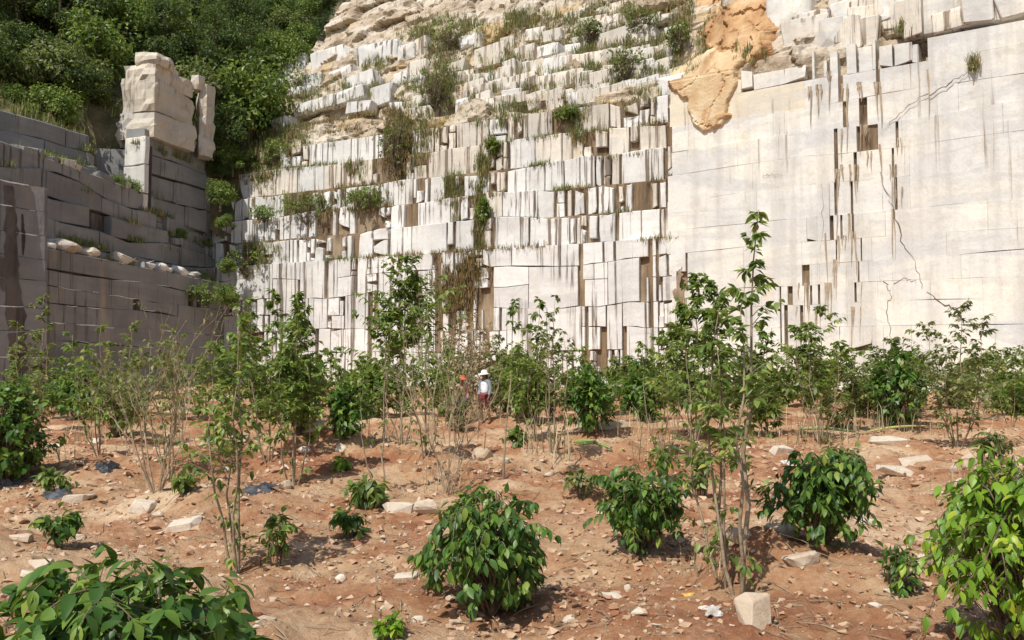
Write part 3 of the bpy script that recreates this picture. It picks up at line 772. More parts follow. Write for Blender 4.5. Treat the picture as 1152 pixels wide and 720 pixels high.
def but_strip(pts, widths):
    V = []; F = []
    Q = []
    for i in range(len(pts) - 1):
        for k in range(8): t = k / 8; Q.append((pts[i][0] * (1 - t) + pts[i + 1][0] * t, pts[i][1] * (1 - t) + pts[i + 1][1] * t, widths[i] * (1 - t) + widths[i + 1] * t))
    for (px, py, w) in Q:
        s, z = BUT.hit(px, py, .04); w *= rng.uniform(.75, 1.2)
        ko = .02 - .04 * max(0, sum(1 for q in zu[1:] if q <= z)); V.append(tuple(BUT.pos(s - w, z, ko))); V.append(tuple(BUT.pos(s + w * rng.uniform(.7, 1), z, ko + .003)))
    for i in range(len(Q) - 1): F.append((2 * i, 2 * i + 1, 2 * i + 3, 2 * i + 2))
    g = Geo(); g.add(V, F); g.obj('dark_stain', M_BACKGREY, W8, tuple(BUT.pos(9, 5, 0)))
but_strip([(16, 208), (18, 240), (17, 290), (20, 340), (23, 400), (22, 440)], (.22, .3, .3, .42, .45, .3))
but_strip([(30, 240), (31, 265), (30, 290)], (.05, .1, .03))
but_strip([(7, 290), (6, 310), (8, 330)], (.12, .2, .06))

# --- tan rock tower
def prism_block(root, name, mat, corners, z0, z1, r, jit=.25, ch=.12):
    """upright irregular block from a plan outline (list of xy), broken faces"""
    corners = [(q[0] * 1.045, q[1] * 1.045) for q in corners]; z0 = 1.7 + (z0 - 1.7) * 1.045; z1 = 1.7 + (z1 - 1.7) * 1.045
    ring = []
    for i, q in enumerate(corners):
        a, b = Vector(q), Vector(corners[(i + 1) % len(corners)]); m = max(2, int((b - a).length / .35))
        ring += [a.lerp(b, k / m) for k in range(m)]
    n = len(ring); c = sum(ring, Vector((0, 0))) / n; V = []; F = []
    lv = max(4, int((z1 - z0) / .3)); sd_ = r.randint(0, 999)
    tx, ty = r.uniform(-.12, .12), r.uniform(-.12, .12)
    for k in range(lv):
        t = k / (lv - 1); z = z0 + (z1 - z0) * t
        for p in ring:
            e = min(t, 1 - t) * (z1 - z0); sc = 1 - ch * .5 * max(0, 1 - e / .3)
            u = p.x * 1.3 + p.y * .9; f, _ = facets(np.array([u / 1.1]), np.array([z / .8]), sd_)
            q = c + (p - c) * sc; d = (p - c).normalized() * (jit * .9 * float(f[0]) + jit * .25 * vn1(u * 3, z * 3, sd_))
            V.append((q.x + d.x, q.y + d.y, z + (t > .5) * (tx * (q.x - c.x) + ty * (q.y - c.y))))
    for k in range(lv - 1):
        for i in range(n): F.append((k * n + i, k * n + (i + 1) % n, (k + 1) * n + (i + 1) % n, (k + 1) * n + i))
    F.append(tuple(range((lv - 1) * n, lv * n))); F.append(tuple(range(n - 1, -1, -1)))
    g = Geo(); g.add(V, F); return g.obj(name, mat, root, (c.x, c.y, z0))
TW = wall_root('rock_tower', (-22.5, 57.5, 16.2), 'tall tan rock tower of stacked blocks, sunlit on its left side, below the forest', 'rock tower')
r = random.Random(4)
D_ = (-24.2, 62.0)
def plan(t): return [(q[0] - .45, q[1]) for q in plan0(t)]
def plan0(t): return [(-25.25 + .1 * t, 57.4), (-23.9, 56.85 + .05 * t), (-22.55 - .05 * t, 56.35 + .1 * t), (-22.0 - .1 * t, 58.4), (-21.35 - .15 * t, 60.4), D_]
prism_block(TW, 'tower_block', M_TOWER, plan(0), 16.6, 18.4, r, .22, .03)
prism_block(TW, 'tower_block', M_TOWER, plan(1), 18.4, 20.4, r, .24, .04)
prism_block(TW, 'tower_block', M_TOWER, plan(2), 20.38, 21.5, r, .28, .06)
prism_block(TW, 'tower_block', M_TOWER, [(-24.7, 57.1), (-23.9, 56.8), (-23.0, 56.5), (-22.5, 57.6), (-23.0, 60), (-24.2, 61)], 21.45, 22.3, r, .2, .12)
prism_block(TW, 'tower_block', M_TOWER, [(-25.5, 57.7), (-25.0, 57.2), (-24.8, 57.6), (-24.9, 59), (-25.6, 59)], 17.6, 20.3, r, .15)
prism_block(TW, 'tower_block', M_TOWER, [(-21.7, 60.8), (-21.25, 60.9), (-20.95, 61.8), (-21.6, 62.8), (-22.3, 62.0)], 16.5, 21.6, r, .2, .1)
prism_block(TW, 'tower_block', M_TOWER, [(-22.2, 60.2), (-21.6, 60.3), (-21.5, 61.0), (-22.1, 61.4)], 21.0, 22.0, r, .2, .2)
prism_block(TW, 'tower_block', M_TOWER, [(-26.2, 57.9), (-25.6, 57.5), (-25.2, 58.2), (-26, 59.2)], 16.2, 17.9, r, .2, .1)

# ------------------------------------------------------------------ forested hillside
def hill_z(x, y):
    x = np.asarray(x, float); y = np.asarray(y, float)
    q = -(.75 * (x + 24.5) - .66 * (y - 56.0))
    q2 = q - 1.2
    z = 16.0 + np.where(q2 > 0, .80 * q2, 1.6 * q2)
    return z + .5 * fbm(x * .15, y * .15, 12, 3) + .12 * fbm(x * .8, y * .8, 13, 3)
def hill_ok(x, y):
    x = np.asarray(x, float); y = np.asarray(y, float)
    return ~(((x > -28.6) & (y < 60.4)) | ((x > -24.3 + (y - 58.1) * .227 - .5) & (y < 68.5)))
def build_hill():
    xs = np.arange(-80, 12, .9); ys = np.arange(38, 200, .9)
    X, Y = np.meshgrid(xs, ys, indexing='ij'); Z = hill_z(X, Y)
    q = -(.75 * (X + 24.5) - .66 * (Y - 56.0))
    n, m = X.shape; idx = np.arange(n * m).reshape(n, m)
    F = np.stack([idx[:-1, :-1], idx[1:, :-1], idx[1:, 1:], idx[:-1, 1:]], -1).reshape(-1, 4)
    Z = Z - 5 * np.where(X > -28.6, np.clip(60.4 - Y, 0, 3), 0) - 5 * np.where(Y < 66.6, np.clip(X - (-24.3 + (Y - 58.1) * .227 - 3.0), 0, 2.4), 0)
    Z = Z - 6 * np.where((X > -24.6) & (X < -15), np.clip(68.0 - Y, 0, 1.7), 0)
    cut = (X > -24.3 + (Y - 58.1) * .227 - .65) & (Y < 66.4)
    keep = (((q > .6) | (X > -28.6) & (Y > 58.5) & (Y < 64)) & ~cut).ravel()[F].all(1)
    g = Geo(); g.add(np.stack([X, Y, Z], -1), F[keep])
    k = NT('forest_floor', .95); k.color(k.ramp(k.noise(k.pos(), .8, 6), [(.35, (.05, .055, .02)), (.5, (.13, .11, .05)), (.65, (.22, .17, .09))])); k.bump(k.noise(k.pos(), 3, 6), .8, .2)
    tag(g.obj('hillside', k.m, None, (-30, 70, 20), smooth=True), 'steep forest floor behind the left wall', None, None, 'structure')
build_hill()

# ------------------------------------------------------------------ plants
def leaf_template(wd=.34, curl=.25, fold=.18, hi=True):
    """leaf along +x, length 1, normal +z"""
    if hi:
        t = [0, .14, .34, .58, .8, 1.0]; w = [.02, .30, .5, .46, .26, 0.01]
    else:
        t = [0, .42, 1.0]; w = [.02, .5, .01]
    V = []; F = []
    for a, b in zip(t, w):
        z = -curl * a * a; h = fold * b * wd * 2
        V += [(a, b * wd * 2 * .5 * 2, z + h), (a, 0, z), (a, -b * wd * 2 * .5 * 2, z + h)]
    for i in range(len(t) - 1):
        F += [(3 * i, 3 * i + 1, 3 * i + 4, 3 * i + 3), (3 * i + 1, 3 * i + 2, 3 * i + 5, 3 * i + 4)]
    return np.array(V), F
LEAF_HI = [leaf_template(.24, c, f) for c, f in ((.18, .25), (.32, .15), (.45, .3), (.08, .2))]
LEAF_LO = leaf_template(.25, .22, .2, False)
LEAF_WIDE = leaf_template(.33, .25, .2, False)
LEAF_NARROW = leaf_template(.16, .3, .15, False)
def tri_clump():
    return np.array([(0, 0, 0), (.5, .32, .06), (1, 0, -.18), (.5, -.32, .06)]), [(0, 3, 2, 1)]
CLUMP = tri_clump()

LEAF_FAR = (np.array([(0, 0, 0), (.45, .25, .05), (1, 0, -.22), (.45, -.25, .05)]), [(0, 3, 2, 1)])
def frame(d, up):
    d = d.normalized(); n = (up - d * up.dot(d))
    if n.length < 1e-4: n = d.orthogonal()
    n.normalize(); return d, n.cross(d), n
def leaf_mat(d, up, L):
    d, s, n = frame(d, up); return ((d.x * L, s.x * L, n.x * L), (d.y * L, s.y * L, n.y * L), (d.z * L, s.z * L, n.z * L))
def runit(r):
    return Vector((r.gauss(0, 1), r.gauss(0, 1), r.gauss(0, 1))).normalized()
def curve(a, b, bend, n=5):
    return [a + (b - a) * (i / (n - 1)) + bend * math.sin(math.pi * i / (n - 1)) for i in range(n)]

def put_leaves(root, base, leaves, mat, single=0, tmpl=None, name='leaf'):
    """leaves: list of (pos, mat3) in local space. The `single` leaves that show largest are objects, the rest one foliage mesh"""
    shared = None
    rest = leaves
    if single:
        C = cam.location - base
        def score(l):
            p = Vector(l[0]); n = Vector((l[1][0][2], l[1][1][2], l[1][2][2])); v = (C - p).normalized()
            rad = Vector((p.x, p.y, 0))
            return abs(n.normalized().dot(v)) * n.length * (1.2 + rad.dot(Vector((v.x, v.y, .25))))
        order = sorted(leaves, key=score, reverse=True)
        rest = order[single:]
        meshes = []
        for (tv, tf) in LEAF_HI:
            g = Geo(); g.add(tv, np.array(tf)); me = g.mesh(name, smooth=True); me.materials.append(mat); meshes.append(me)
        for i, (p, m3) in enumerate(order[:single]):
            o = bpy.data.objects.new(name, meshes[i % 4]); COL.objects.link(o); o.parent = root
            M = Matrix(m3).to_4x4(); M.translation = p; o.matrix_basis = M
    if rest:
        g = Geo()
        if tmpl is not None: g.instances(tmpl[0], tmpl[1], np.array([l[1] for l in rest]), np.array([tuple(l[0]) for l in rest]))
        else:
            for k in range(4):
                q = rest[k::4]
                if q: g.instances(LEAF_HI[k][0], LEAF_HI[k][1], np.array([l[1] for l in q]), np.array([tuple(l[0]) for l in q]))
        o = g.obj('foliage', mat, root, smooth=True)
        tag(o, kind='stuff')

def bush(base, label, h, rx, mat=None, nclus=85, L=.12, seed=1, single=0, lean=(0, 0), open_=0.0, cat='bush', name='leafy_bush', group=None, per=(5, 9), tmpl=None, hang=.55, bark=None, low=.12, sprays=0):
    """dense dome of drooping leaves on a few forking stems"""
    r = random.Random(seed); mat = mat or M_LEAF_DARK
    root = empty(name, base, label, cat, group)
    stems = Geo(); leaves = []
    ns = r.randint(3, 5); st = []
    for i in range(ns):
        a = 2 * math.pi * (i + r.random() * .6) / ns; top = Vector((math.cos(a) * rx * .35 + lean[0] * h, math.sin(a) * rx * .35 + lean[1] * h, h * r.uniform(.7, .9)))
        b0 = Vector((math.cos(a) * .03, math.sin(a) * .03, -.04)); pts = curve(b0, top, Vector((math.cos(a), math.sin(a), 0)) * rx * .15, 6)
        r0 = .014 * h + .004 if h > .5 else .010 * h + .001
        stems.tube(pts, [r0 * (1 - .16 * k) for k in range(6)], 5); st.append(pts)
    lobes = [(Vector((math.cos(a) * rx * r.uniform(.25, .6), math.sin(a) * rx * r.uniform(.25, .6), h * r.uniform(.35, .72))), r.uniform(.45, .75)) for a in [2 * math.pi * (k + r.random()) / 7 for k in range(7)]]
    for c in range(nclus):
        if r.random() < .45:
            lc, lr = r.choice(lobes); u = runit(r); p = lc + Vector((u.x * rx * lr, u.y * rx * lr, u.z * h * .33 * lr))
        else:
            u = runit(r); q = r.random() ** .4 * (1 - open_ * r.random())
            zz = h * (.50 + .5 * u.z * q); prof = (1 - .30 * max(0, zz / h - .35) ** 1.0) * (.72 + .28 * min(1, zz / (.3 * h)))
            p = Vector((u.x * rx * q * prof, u.y * rx * q * prof, zz))
        m_ = 1 + .34 * vn1(math.atan2(p.y, p.x) * 1.1 + 20, p.z / h * 2.2, seed); p.x *= m_; p.y *= m_
        p += Vector((lean[0] * p.z, lean[1] * p.z, 0))
        p.z = min(max(p.z, h * low), h * .98)
        s0 = r.choice(st); k = min(5, max(1, int(p.z / h * 5))); a = s0[max(0, k - 1)]
        stems.tube(curve(a, p, Vector((0, 0, .05 * h)), 4), [.0055 * h + .001, .004 * h + .001, .003 * h, .0012], 3, False)
        o = Vector((p.x, p.y, (p.z - h * .4) * .7)); o = o.normalized() if o.length > 1e-3 else Vector((0, 0, 1))
        for j in range(r.randint(*per)):
            d = o * .6 + runit(r) * .75 + Vector((0, 0, -hang)); up = o * .5 + Vector((0, 0, .75)) + runit(r) * .3
            leaves.append((p + runit(r) * L * .45, leaf_mat(d, up, L * r.uniform(.65, 1.2))))
    for c in range(sprays):
        a = r.uniform(0, 6.283); zt = h * r.uniform(.45, 1.06); ou = rx * r.uniform(.7, 1.28) * (1.1 - .35 * zt / h) * (1 + .34 * vn1((a if a < math.pi else a - 2 * math.pi) * 1.1 + 20, zt / h * 2.2, seed))
        s0 = r.choice(st); p0 = s0[r.randint(1, 3)]
        e = Vector((math.cos(a) * ou + lean[0] * zt, math.sin(a) * ou + lean[1] * zt, zt - rx * r.uniform(.15, .5)))
        bp = curve(p0, e, Vector((0, 0, h * r.uniform(.14, .3))), 9)
        stems.tube(bp, [.006 * h + .0012 - .0006 * h * k for k in range(9)], 4, False)
        for k in range(3, 9):
            d0 = (bp[k] - bp[k - 1]).normalized(); sd_ = d0.cross(Vector((0, 0, 1)))
            if sd_.length < .01: continue
            sd_.normalize()
            for sg in (-1, 1):
                dd = sd_ * sg * .75 + d0 * .45 + Vector((0, 0, -hang * r.uniform(.5, 1.3))) + runit(r) * .2
                leaves.append((bp[k] + runit(r) * .008, leaf_mat(dd, Vector((0, 0, 1)) + sd_ * sg * .3 + runit(r) * .25, L * r.uniform(.75, 1.2))))
        leaves.append((bp[8], leaf_mat(d0 + Vector((0, 0, -.4)), Vector((0, 0, 1)) + runit(r) * .3, L)))
    stems.obj('stem', bark or M_BARKDARK, root)
    put_leaves(root, base, leaves, mat, single, tmpl)
    return root

def sapling(base, label, h, crown_r, crown_lo=.35, nstem=2, nbr=26, L=.11, per=9, seed=1, mat=None, bark=None, single=0, lean=(0, 0), spread=.12, tmpl=LEAF_LO, top_thin=.4, hang=.45, thick=1.0, name='sapling', cat='sapling', group=None, lowleaf=0, bulge=.5, up=.8):
    r = random.Random(seed); mat = mat or M_LEAF_MID; bark = bark or M_BARK
    root = empty(name, base, label, cat, group)
    leaves = []
    gaps = [(r.uniform(0, 6.28), crown_lo + (1 - crown_lo) * r.random()) for _ in range(6)]
    for i in range(nstem):
        a = 2 * math.pi * (i / max(1, nstem)) + r.random() * 1.5
        hh = h * (1 if i == 0 else r.uniform(.62, .95)); k = spread * h * (0.25 if i == 0 else 1)
        top = Vector((math.cos(a) * k + lean[0] * hh, math.sin(a) * k + lean[1] * hh, hh)); b0 = Vector((math.cos(a) * .05 * min(i, 1), math.sin(a) * .05 * min(i, 1), -.05))
        n = 9; pts = []
        for q in range(n):
            t = q / (n - 1); p = b0 + (top - b0) * t + Vector((math.cos(a), math.sin(a), 0)) * .05 * h * math.sin(math.pi * t) * (i > 0)
            pts.append(p + Vector((r.uniform(-1, 1), r.uniform(-1, 1), 0)) * .012 * h * (0 < q))
        rad = [max(.0022, (.0085 * h ** .8 * (1 - .86 * q / (n - 1))) * thick * (1 if i == 0 else .75)) for q in range(n)]
        g = Geo(); g.tube(pts, rad, 6)
        nb = nbr if i == 0 else int(nbr * .7)
        for b in range(nb):
            t = crown_lo + (1 - crown_lo) * (b + r.random()) / nb
            f = t * (n - 1); q = min(n - 2, int(f)); p = pts[q].lerp(pts[q + 1], f - q)
            tt = (t - crown_lo) / (1 - crown_lo); w = (math.sin(math.pi * min(1, tt ** bulge * .93 + .07)) * .75 + .25) * (1 - top_thin * tt)
            az = r.uniform(0, 2 * math.pi); ln = crown_r * w * r.uniform(.35, 1.3)
            if any(abs((az - ga + math.pi) % (2 * math.pi) - math.pi) < .65 and abs(t - gt) < .09 for ga, gt in gaps): continue
            d = Vector((math.cos(az), math.sin(az), r.uniform(up * .5, up * 1.3))).normalized(); e = p + d * ln
            bp = curve(p, e, Vector((0, 0, .08 * ln)), 4)
            g.tube(bp, [max(.0018, rad[q] * .45), max(.0016, rad[q] * .32), .0016, .0010], 4 if single else 3, False)
            for j in range(per):
                u = .25 + .75 * (j + r.random()) / per; bi = min(2, int(u * 3)); bpnt = bp[bi].lerp(bp[bi + 1], u * 3 - bi)
                sd_ = d.cross(Vector((0, 0, 1))).normalized() * (1 if j % 2 else -1)
                dd = d * .45 + sd_ * r.uniform(.3, .9) + Vector((0, 0, -hang * r.uniform(.3, 1.6))) + runit(r) * .35
                leaves.append((bpnt + runit(r) * .01, leaf_mat(dd, Vector((0, 0, 1)) + runit(r) * .5, L * r.uniform(.6, 1.2))))
        for b in range(lowleaf):
            t = r.uniform(.06, crown_lo); f = t * (n - 1); q = min(n - 2, int(f)); p = pts[q].lerp(pts[q + 1], f - q)
            az = r.uniform(0, 6.28); d = Vector((math.cos(az), math.sin(az), .3)).normalized(); e = p + d * crown_r * r.uniform(.15, .5)
            g.tube([p, (p + e) / 2 + Vector((0, 0, .02)), e], [.003, .002, .001], 3, False)
            for j in range(4): leaves.append((p.lerp(e, r.uniform(.4, 1)), leaf_mat(d * .4 + runit(r) * .6 + Vector((0, 0, -.5)), Vector((0, 0, 1)) + runit(r) * .4, L * r.uniform(.6, 1.1))))
        g.obj('stem', bark, root, smooth=True)
    if leaves: put_leaves(root, base, leaves, mat, single, tmpl)
    return root

def twiggy(base, label, h, spread, seed=1, nstem=4, mat=None, leafn=160, L=.08, bark=None, group=None, depth=4, name='dry_shrub', cat='shrub', lean=(0, 0)):
    """bare forking shrub with a few leaves left at the twig ends"""
    r = random.Random(seed); root = empty(name, base, label, cat, group); tips = []
    g = Geo()
    def grow(p, d, ln, rad, dep):
        e = p + d * ln; mid = (p + e) / 2 + runit(r) * ln * .06
        g.tube([p, mid, e], [rad, rad * .85, rad * .68], 4 if dep > 1 else 3, False)
        tips.append(mid if dep < 2 else e); tips.append(e)
        if dep == 0: return
        for k in range(r.choice((2, 2, 3))):
            nd = (d + runit(r) * .55 + Vector((lean[0], lean[1], .22))).normalized(); grow(e if k < 2 else mid, nd, ln * r.uniform(.6, .88), max(.0014, rad * .66), dep - 1)
    for i in range(nstem):
        a = 6.283 * (i + r.random() * .5) / nstem; d = Vector((math.cos(a) * spread + lean[0], math.sin(a) * spread + lean[1], 1)).normalized()
        grow(Vector((math.cos(a) * .05, math.sin(a) * .05, -.04)), d, h * r.uniform(.24, .34), .0065 * h, depth)
    g.obj('branches', bark or M_BARK, root)
    zt = max(t.z for t in tips); leaves = []
    for k in range(leafn):
        p = r.choice(tips)
        if r.random() > .35 + .65 * p.z / zt: continue
        leaves.append((p + runit(r) * .03, leaf_mat(runit(r) + Vector((0, 0, -.3)), Vector((0, 0, 1)) + runit(r) * .5, L * r.uniform(.6, 1.2))))
    if leaves: put_leaves(root, base, leaves, mat or M_LEAF_OLIVE, 0, LEAF_LO)
    return root

def hb(py_base, px, py_top):
    """base point on the ground under a photo pixel and the height that reaches py_top"""
    b = ghit(px, py_base); d = math.hypot(b.x, b.y); rr = ray(px, py_top)
    return b, CAM_H + rr[2] / rr[1] * b.y - b.z

# --- foreground bushes (their leaves are single objects)
b, h = hb(692, 552, 538); bush(b, 'round glossy dark green bush in the middle foreground, standing alone on bare earth', h * .97, .50, M_LEAF_DARK, 190, .086, 3, single=290, hang=.8, low=.05, sprays=75)
b, h = hb(628, 722, 512); bush(b, 'loose dark green bush with reaching shoots and a bare leaning stem, right of centre', h * .92, .46, M_LEAF_DARK, 120, .088, 7, single=280, open_=.3, lean=(.02, 0), hang=.6, sprays=56)
b, h = hb(618, 926, 500); bush(b, 'dense glossy dark green bush right of the tall sapling, beside the earth mound', h * .97, .40, M_LEAF_DARK, 200, .085, 9, single=280, hang=.7, low=.05, sprays=75)
b = ghit(150, 716); b = Vector((-1.86, 4.15, gz(-1.86, 4.15))); bush(b, 'large broad-leaved dark green bush cut off by the bottom left corner', .86, .62, M_LEAF_DARK, 150, .112, 13, single=295, hang=.5, low=.05, sprays=75)
b = Vector((2.92, 5.15, gz(2.92, 5.15))); bush(b, 'bright yellow-green leafy bush cut off by the right edge', 1.18, .56, M_LEAF_LIME, 190, .08, 15, single=295, hang=.6, per=(6, 9), low=.05, sprays=150)
b, h = hb(668, 1012, 612); bush(b, 'small low dark bush tucked beside the yellow-green bush', h, .16, M_LEAF_DARK, 32, .07, 17, single=90)
b, h = hb(548, 8, 425); bush(b, 'tall dense dark green bush at the left edge', h, .56, M_LEAF_DARK, 260, .13, 19, per=(6, 9), tmpl=LEAF_WIDE)

# --- tall saplings nearby
b, h = hb(672, 835, 236); sapling(b, 'tallest slender sapling, bare below and leafy above, rising in front of the cream face', h, .52, .40, 3, 38, .092, 11, 23, M_LEAF_MID, single=290, lean=(.035, 0), spread=.07, top_thin=.72, lowleaf=4, thick=1.1)
b, h = hb(645, 268, 338); sapling(b, 'leafy sapling with a bare lower trunk, left foreground before the grey wall', h, .44, .40, 4, 40, .088, 11, 29, M_LEAF_MID, single=290, spread=.09, top_thin=.45, lowleaf=5, lean=(-.01, 0), thick=1.15)
b, h = hb(655, 815, 330); sapling(b, 'thin twin-stemmed sapling hugging the tallest one on its left', h, .46, .40, 3, 34, .09, 10, 31, M_LEAF_MID, lean=(-.03, 0), spread=.12, lowleaf=5)

# --- middle distance
def S(px, yb, yt, label, wpx, lo=.3, nst=2, nbr=24, per=9, Lpx=None, mat=None, seed=None, bark=None, lean=(0, 0), top=.28, hang=.45, low=2, spread=.13, bulge=.75, thick=1.0, up=.8, group=None):
    b, h = hb(yb, px, yt); d = b.y
    return sapling(b, label, h, wpx * .5 * d / FPX * 1.1, lo, nst + 1, int(nbr * 1.2), (Lpx or 7) * 1.12 * d / FPX, int(per * 1.25), seed or int(px * 7 + yb), mat or M_LEAF_MID, bark, lean=lean, top_thin=top, hang=hang, lowleaf=low, spread=spread, bulge=bulge, thick=thick, up=up, group=group, tmpl=LEAF_FAR if d > 19 else LEAF_LO)
def Bu(px, yb, yt, label, wpx, n=110, Lpx=7, mat=None, seed=None, group=None, per=(6, 9), open_=.1):
    b, h = hb(yb, px, yt); d = b.y
    return bush(b, label, h, wpx * .5 * d / FPX, mat or M_LEAF_DARK, int(n * 1.6), Lpx * 1.2 * d / FPX, seed or int(px * 3 + yb), group=group, per=per, tmpl=LEAF_FAR if d > 24 else LEAF_LO, open_=open_)
def T(px, yb, yt, label, spread, nst=5, leaves=200, mat=None, Lpx=6, seed=None, lean=(0, 0), depth=4, bark=None, group=None):
    b, h = hb(yb, px, yt); d = b.y
    return twiggy(b, label, h, spread, seed or int(px * 5 + yb), nst, mat, leaves, Lpx * d / FPX, bark, lean=lean, depth=depth, group=group)

T(176, 556, 345, 'bare-branched grey shrub with leaves only at its fringe, left of the leafy sapling', .38, 6, 420, M_LEAF_OLIVE, 7, depth=4)
S(190, 548, 380, 'thin olive sapling growing through the bare-branched grey shrub', 75, .25, 3, 22, 9, 7, M_LEAF_OLIVE)
S(40, 488, 332, 'narrow upright sapling in front of the dark stain of the buttress', 55, .25, 3, 26, 11, 6, M_LEAF_OLIVE, low=4)
S(112, 512, 365, 'slender leaning sapling with pale stems left of the bare-branched grey shrub', 70, .42, 3, 20, 9, 7, M_LEAF_MID, lean=(-.06, 0), spread=.18)
S(142, 500, 362, 'bushy olive sapling against the shaded grey wall', 75, .2, 3, 26, 12, 6, M_LEAF_OLIVE)
Bu(85, 474, 408, 'low dark bush at the foot of the grey buttress', 50, 80)
Bu(130, 492, 415, 'small dark bush behind the leaning pale stems', 60, 80, mat=M_LEAF_MID)
S(330, 546, 330, 'tall leafy sapling with two pale bare trunks, right of the left foreground sapling', 68, .34, 3, 46, 14, 8, M_LEAF_MID, spread=.07, bark=M_BARK)
S(302, 520, 328, 'narrow sapling between the leafy sapling and the two pale trunks', 56, .26, 3, 36, 13, 7, M_LEAF_MID)
Bu(335, 492, 385, 'dense dark bush behind the two pale trunks', 52, 120)
Bu(390, 494, 424, 'dense dark rounded bush on the red bank left of centre', 48, 120)
Bu(415, 470, 414, 'wide low bush behind the dark rounded bush on the red bank', 52, 90, mat=M_LEAF_MID)
S(430, 556, 380, 'single thin-leaved whip of a sapling left of the tall twiggy one', 30, .4, 1, 16, 6, 6, M_LEAF_OLIVE)
S(452, 505, 292, 'sapling with a broad leafy head in front of the slatted white wall', 112, .52, 3, 52, 14, 8, M_LEAF_MID, spread=.08, top=.25)
T(505, 556, 372, 'leafless twiggy shrub with many upright stems left of the people', .30, 7, 170, M_LEAF_OLIVE, 6, depth=4)
S(478, 520, 330, 'scraggy sapling tangled behind the leafless twiggy shrub', 70, .3, 3, 24, 8, 7, M_LEAF_MID)
S(530, 472, 352, 'dry yellow-brown shrub in front of the rusty gap in the wall', 70, .15, 4, 26, 11, 5, M_STRAW, spread=.15)
S(514, 486, 436, 'low tangled olive shrub hiding the person in the red hat', 30, .1, 4, 20, 9, 4, M_LEAF_OLIVE, spread=.2)
S(566, 540, 338, 'thin pale-stemmed sapling right of the person in the white hat', 30, .62, 0, 26, 11, 7, M_LEAF_MID, lean=(.05, 0))
S(602, 496, 338, 'leafy sapling in a pair with the thin pale-stemmed one', 46, .35, 2, 28, 11, 7, M_LEAF_MID)
Bu(592, 472, 398, 'bright bush beside the person in the white hat', 62, 120, mat=M_LEAF_MID)
S(622, 512, 330, 'twiggy thin sapling left of the dark square bush', 46, .3, 3, 24, 8, 6, M_LEAF_OLIVE, spread=.06)
Bu(663, 492, 412, 'dense dark square bush with thin trunk in the middle distance', 60, 170)
Bu(724, 474, 400, 'dense dark bush right of the square one', 54, 130)
S(690, 468, 402, 'low mixed shrub between the two dense dark bushes', 40, .1, 3, 18, 9, 6, M_LEAF_MID)
S(745, 520, 372, 'group of pale leaning stems with sparse leaves left of the tall saplings', 60, .45, 4, 16, 8, 7, M_LEAF_MID, spread=.14)
S(782, 498, 308, 'leafy sapling with arching top beside the dark triangular stain', 84, .22, 4, 46, 13, 8, M_LEAF_MID)
S(862, 492, 372, 'leafy shrub behind the tallest sapling', 70, .15, 4, 30, 12, 7, M_LEAF_MID)
S(925, 500, 346, 'fan-shaped shrub with leafy top in front of the slotted face', 82, .40, 4, 28, 12, 7, M_LEAF_MID, spread=.16)
S(948, 484, 400, 'low olive shrub filling the space right of the fan-shaped one', 80, .1, 5, 26, 12, 6, M_LEAF_OLIVE, spread=.25)
Bu(1008, 484, 390, 'dense dark bush with visible upright stems, right of the fan-shaped shrub', 64, 140)
S(1000, 470, 382, 'olive shrub behind the dense bush with upright stems', 90, .1, 4, 28, 12, 6, M_LEAF_OLIVE, spread=.2)
S(1078, 504, 342, 'tall airy shrub with spreading branches near the right edge', 90, .22, 5, 30, 11, 7, M_LEAF_OLIVE, spread=.17)
S(1138, 482, 392, 'thin-leaved shrub at the right edge against the cream face', 50, .3, 3, 22, 9, 6, M_LEAF_MID)
Bu(1146, 468, 425, 'low dark bush at the right edge behind the thin-leaved shrub', 44, 70)

# --- shrubs along the foot of the wall
r = random.Random(77)
k = 0
for px in list(range(285, 1160, 30)) + list(range(300, 1160, 52)):
    x = px + r.uniform(-12, 12); yb = r.uniform(452, 474); yt = r.uniform(380, 425)
    if 505 < x < 560: yt = r.uniform(375, 400); yb = 456
    S(x, yb, yt, 'far shrub at the foot of the marble wall, ' + ('left of the broad-headed sapling' if x < 420 else 'behind the leafless twiggy shrub' if x < 510 else 'behind the people' if x < 570 else 'behind the dark square bush' if x < 700 else 'behind the tall saplings' if x < 880 else 'behind the fan-shaped shrub' if x < 980 else 'behind the tall airy shrub at right'), r.uniform(42, 66), .06, 3, 22, 12, 5, r.choice((M_LEAF_MID, M_LEAF_OLIVE, M_LEAF_OLIVE, M_LEAF_MID)), seed=900 + k, spread=.2, group='far shrubs along the foot of the wall', low=0); k += 1
for px in (20, 60, 100, 150, 195, 230, 262):
    S(px, r.uniform(462, 474), r.uniform(372, 410), 'dark green shrub in the shade at the foot of the grey wall', r.uniform(40, 56), .06, 3, 20, 12, 5, M_LEAF_MID, seed=950 + px, spread=.2, group='shrubs at the foot of the grey wall', low=0)

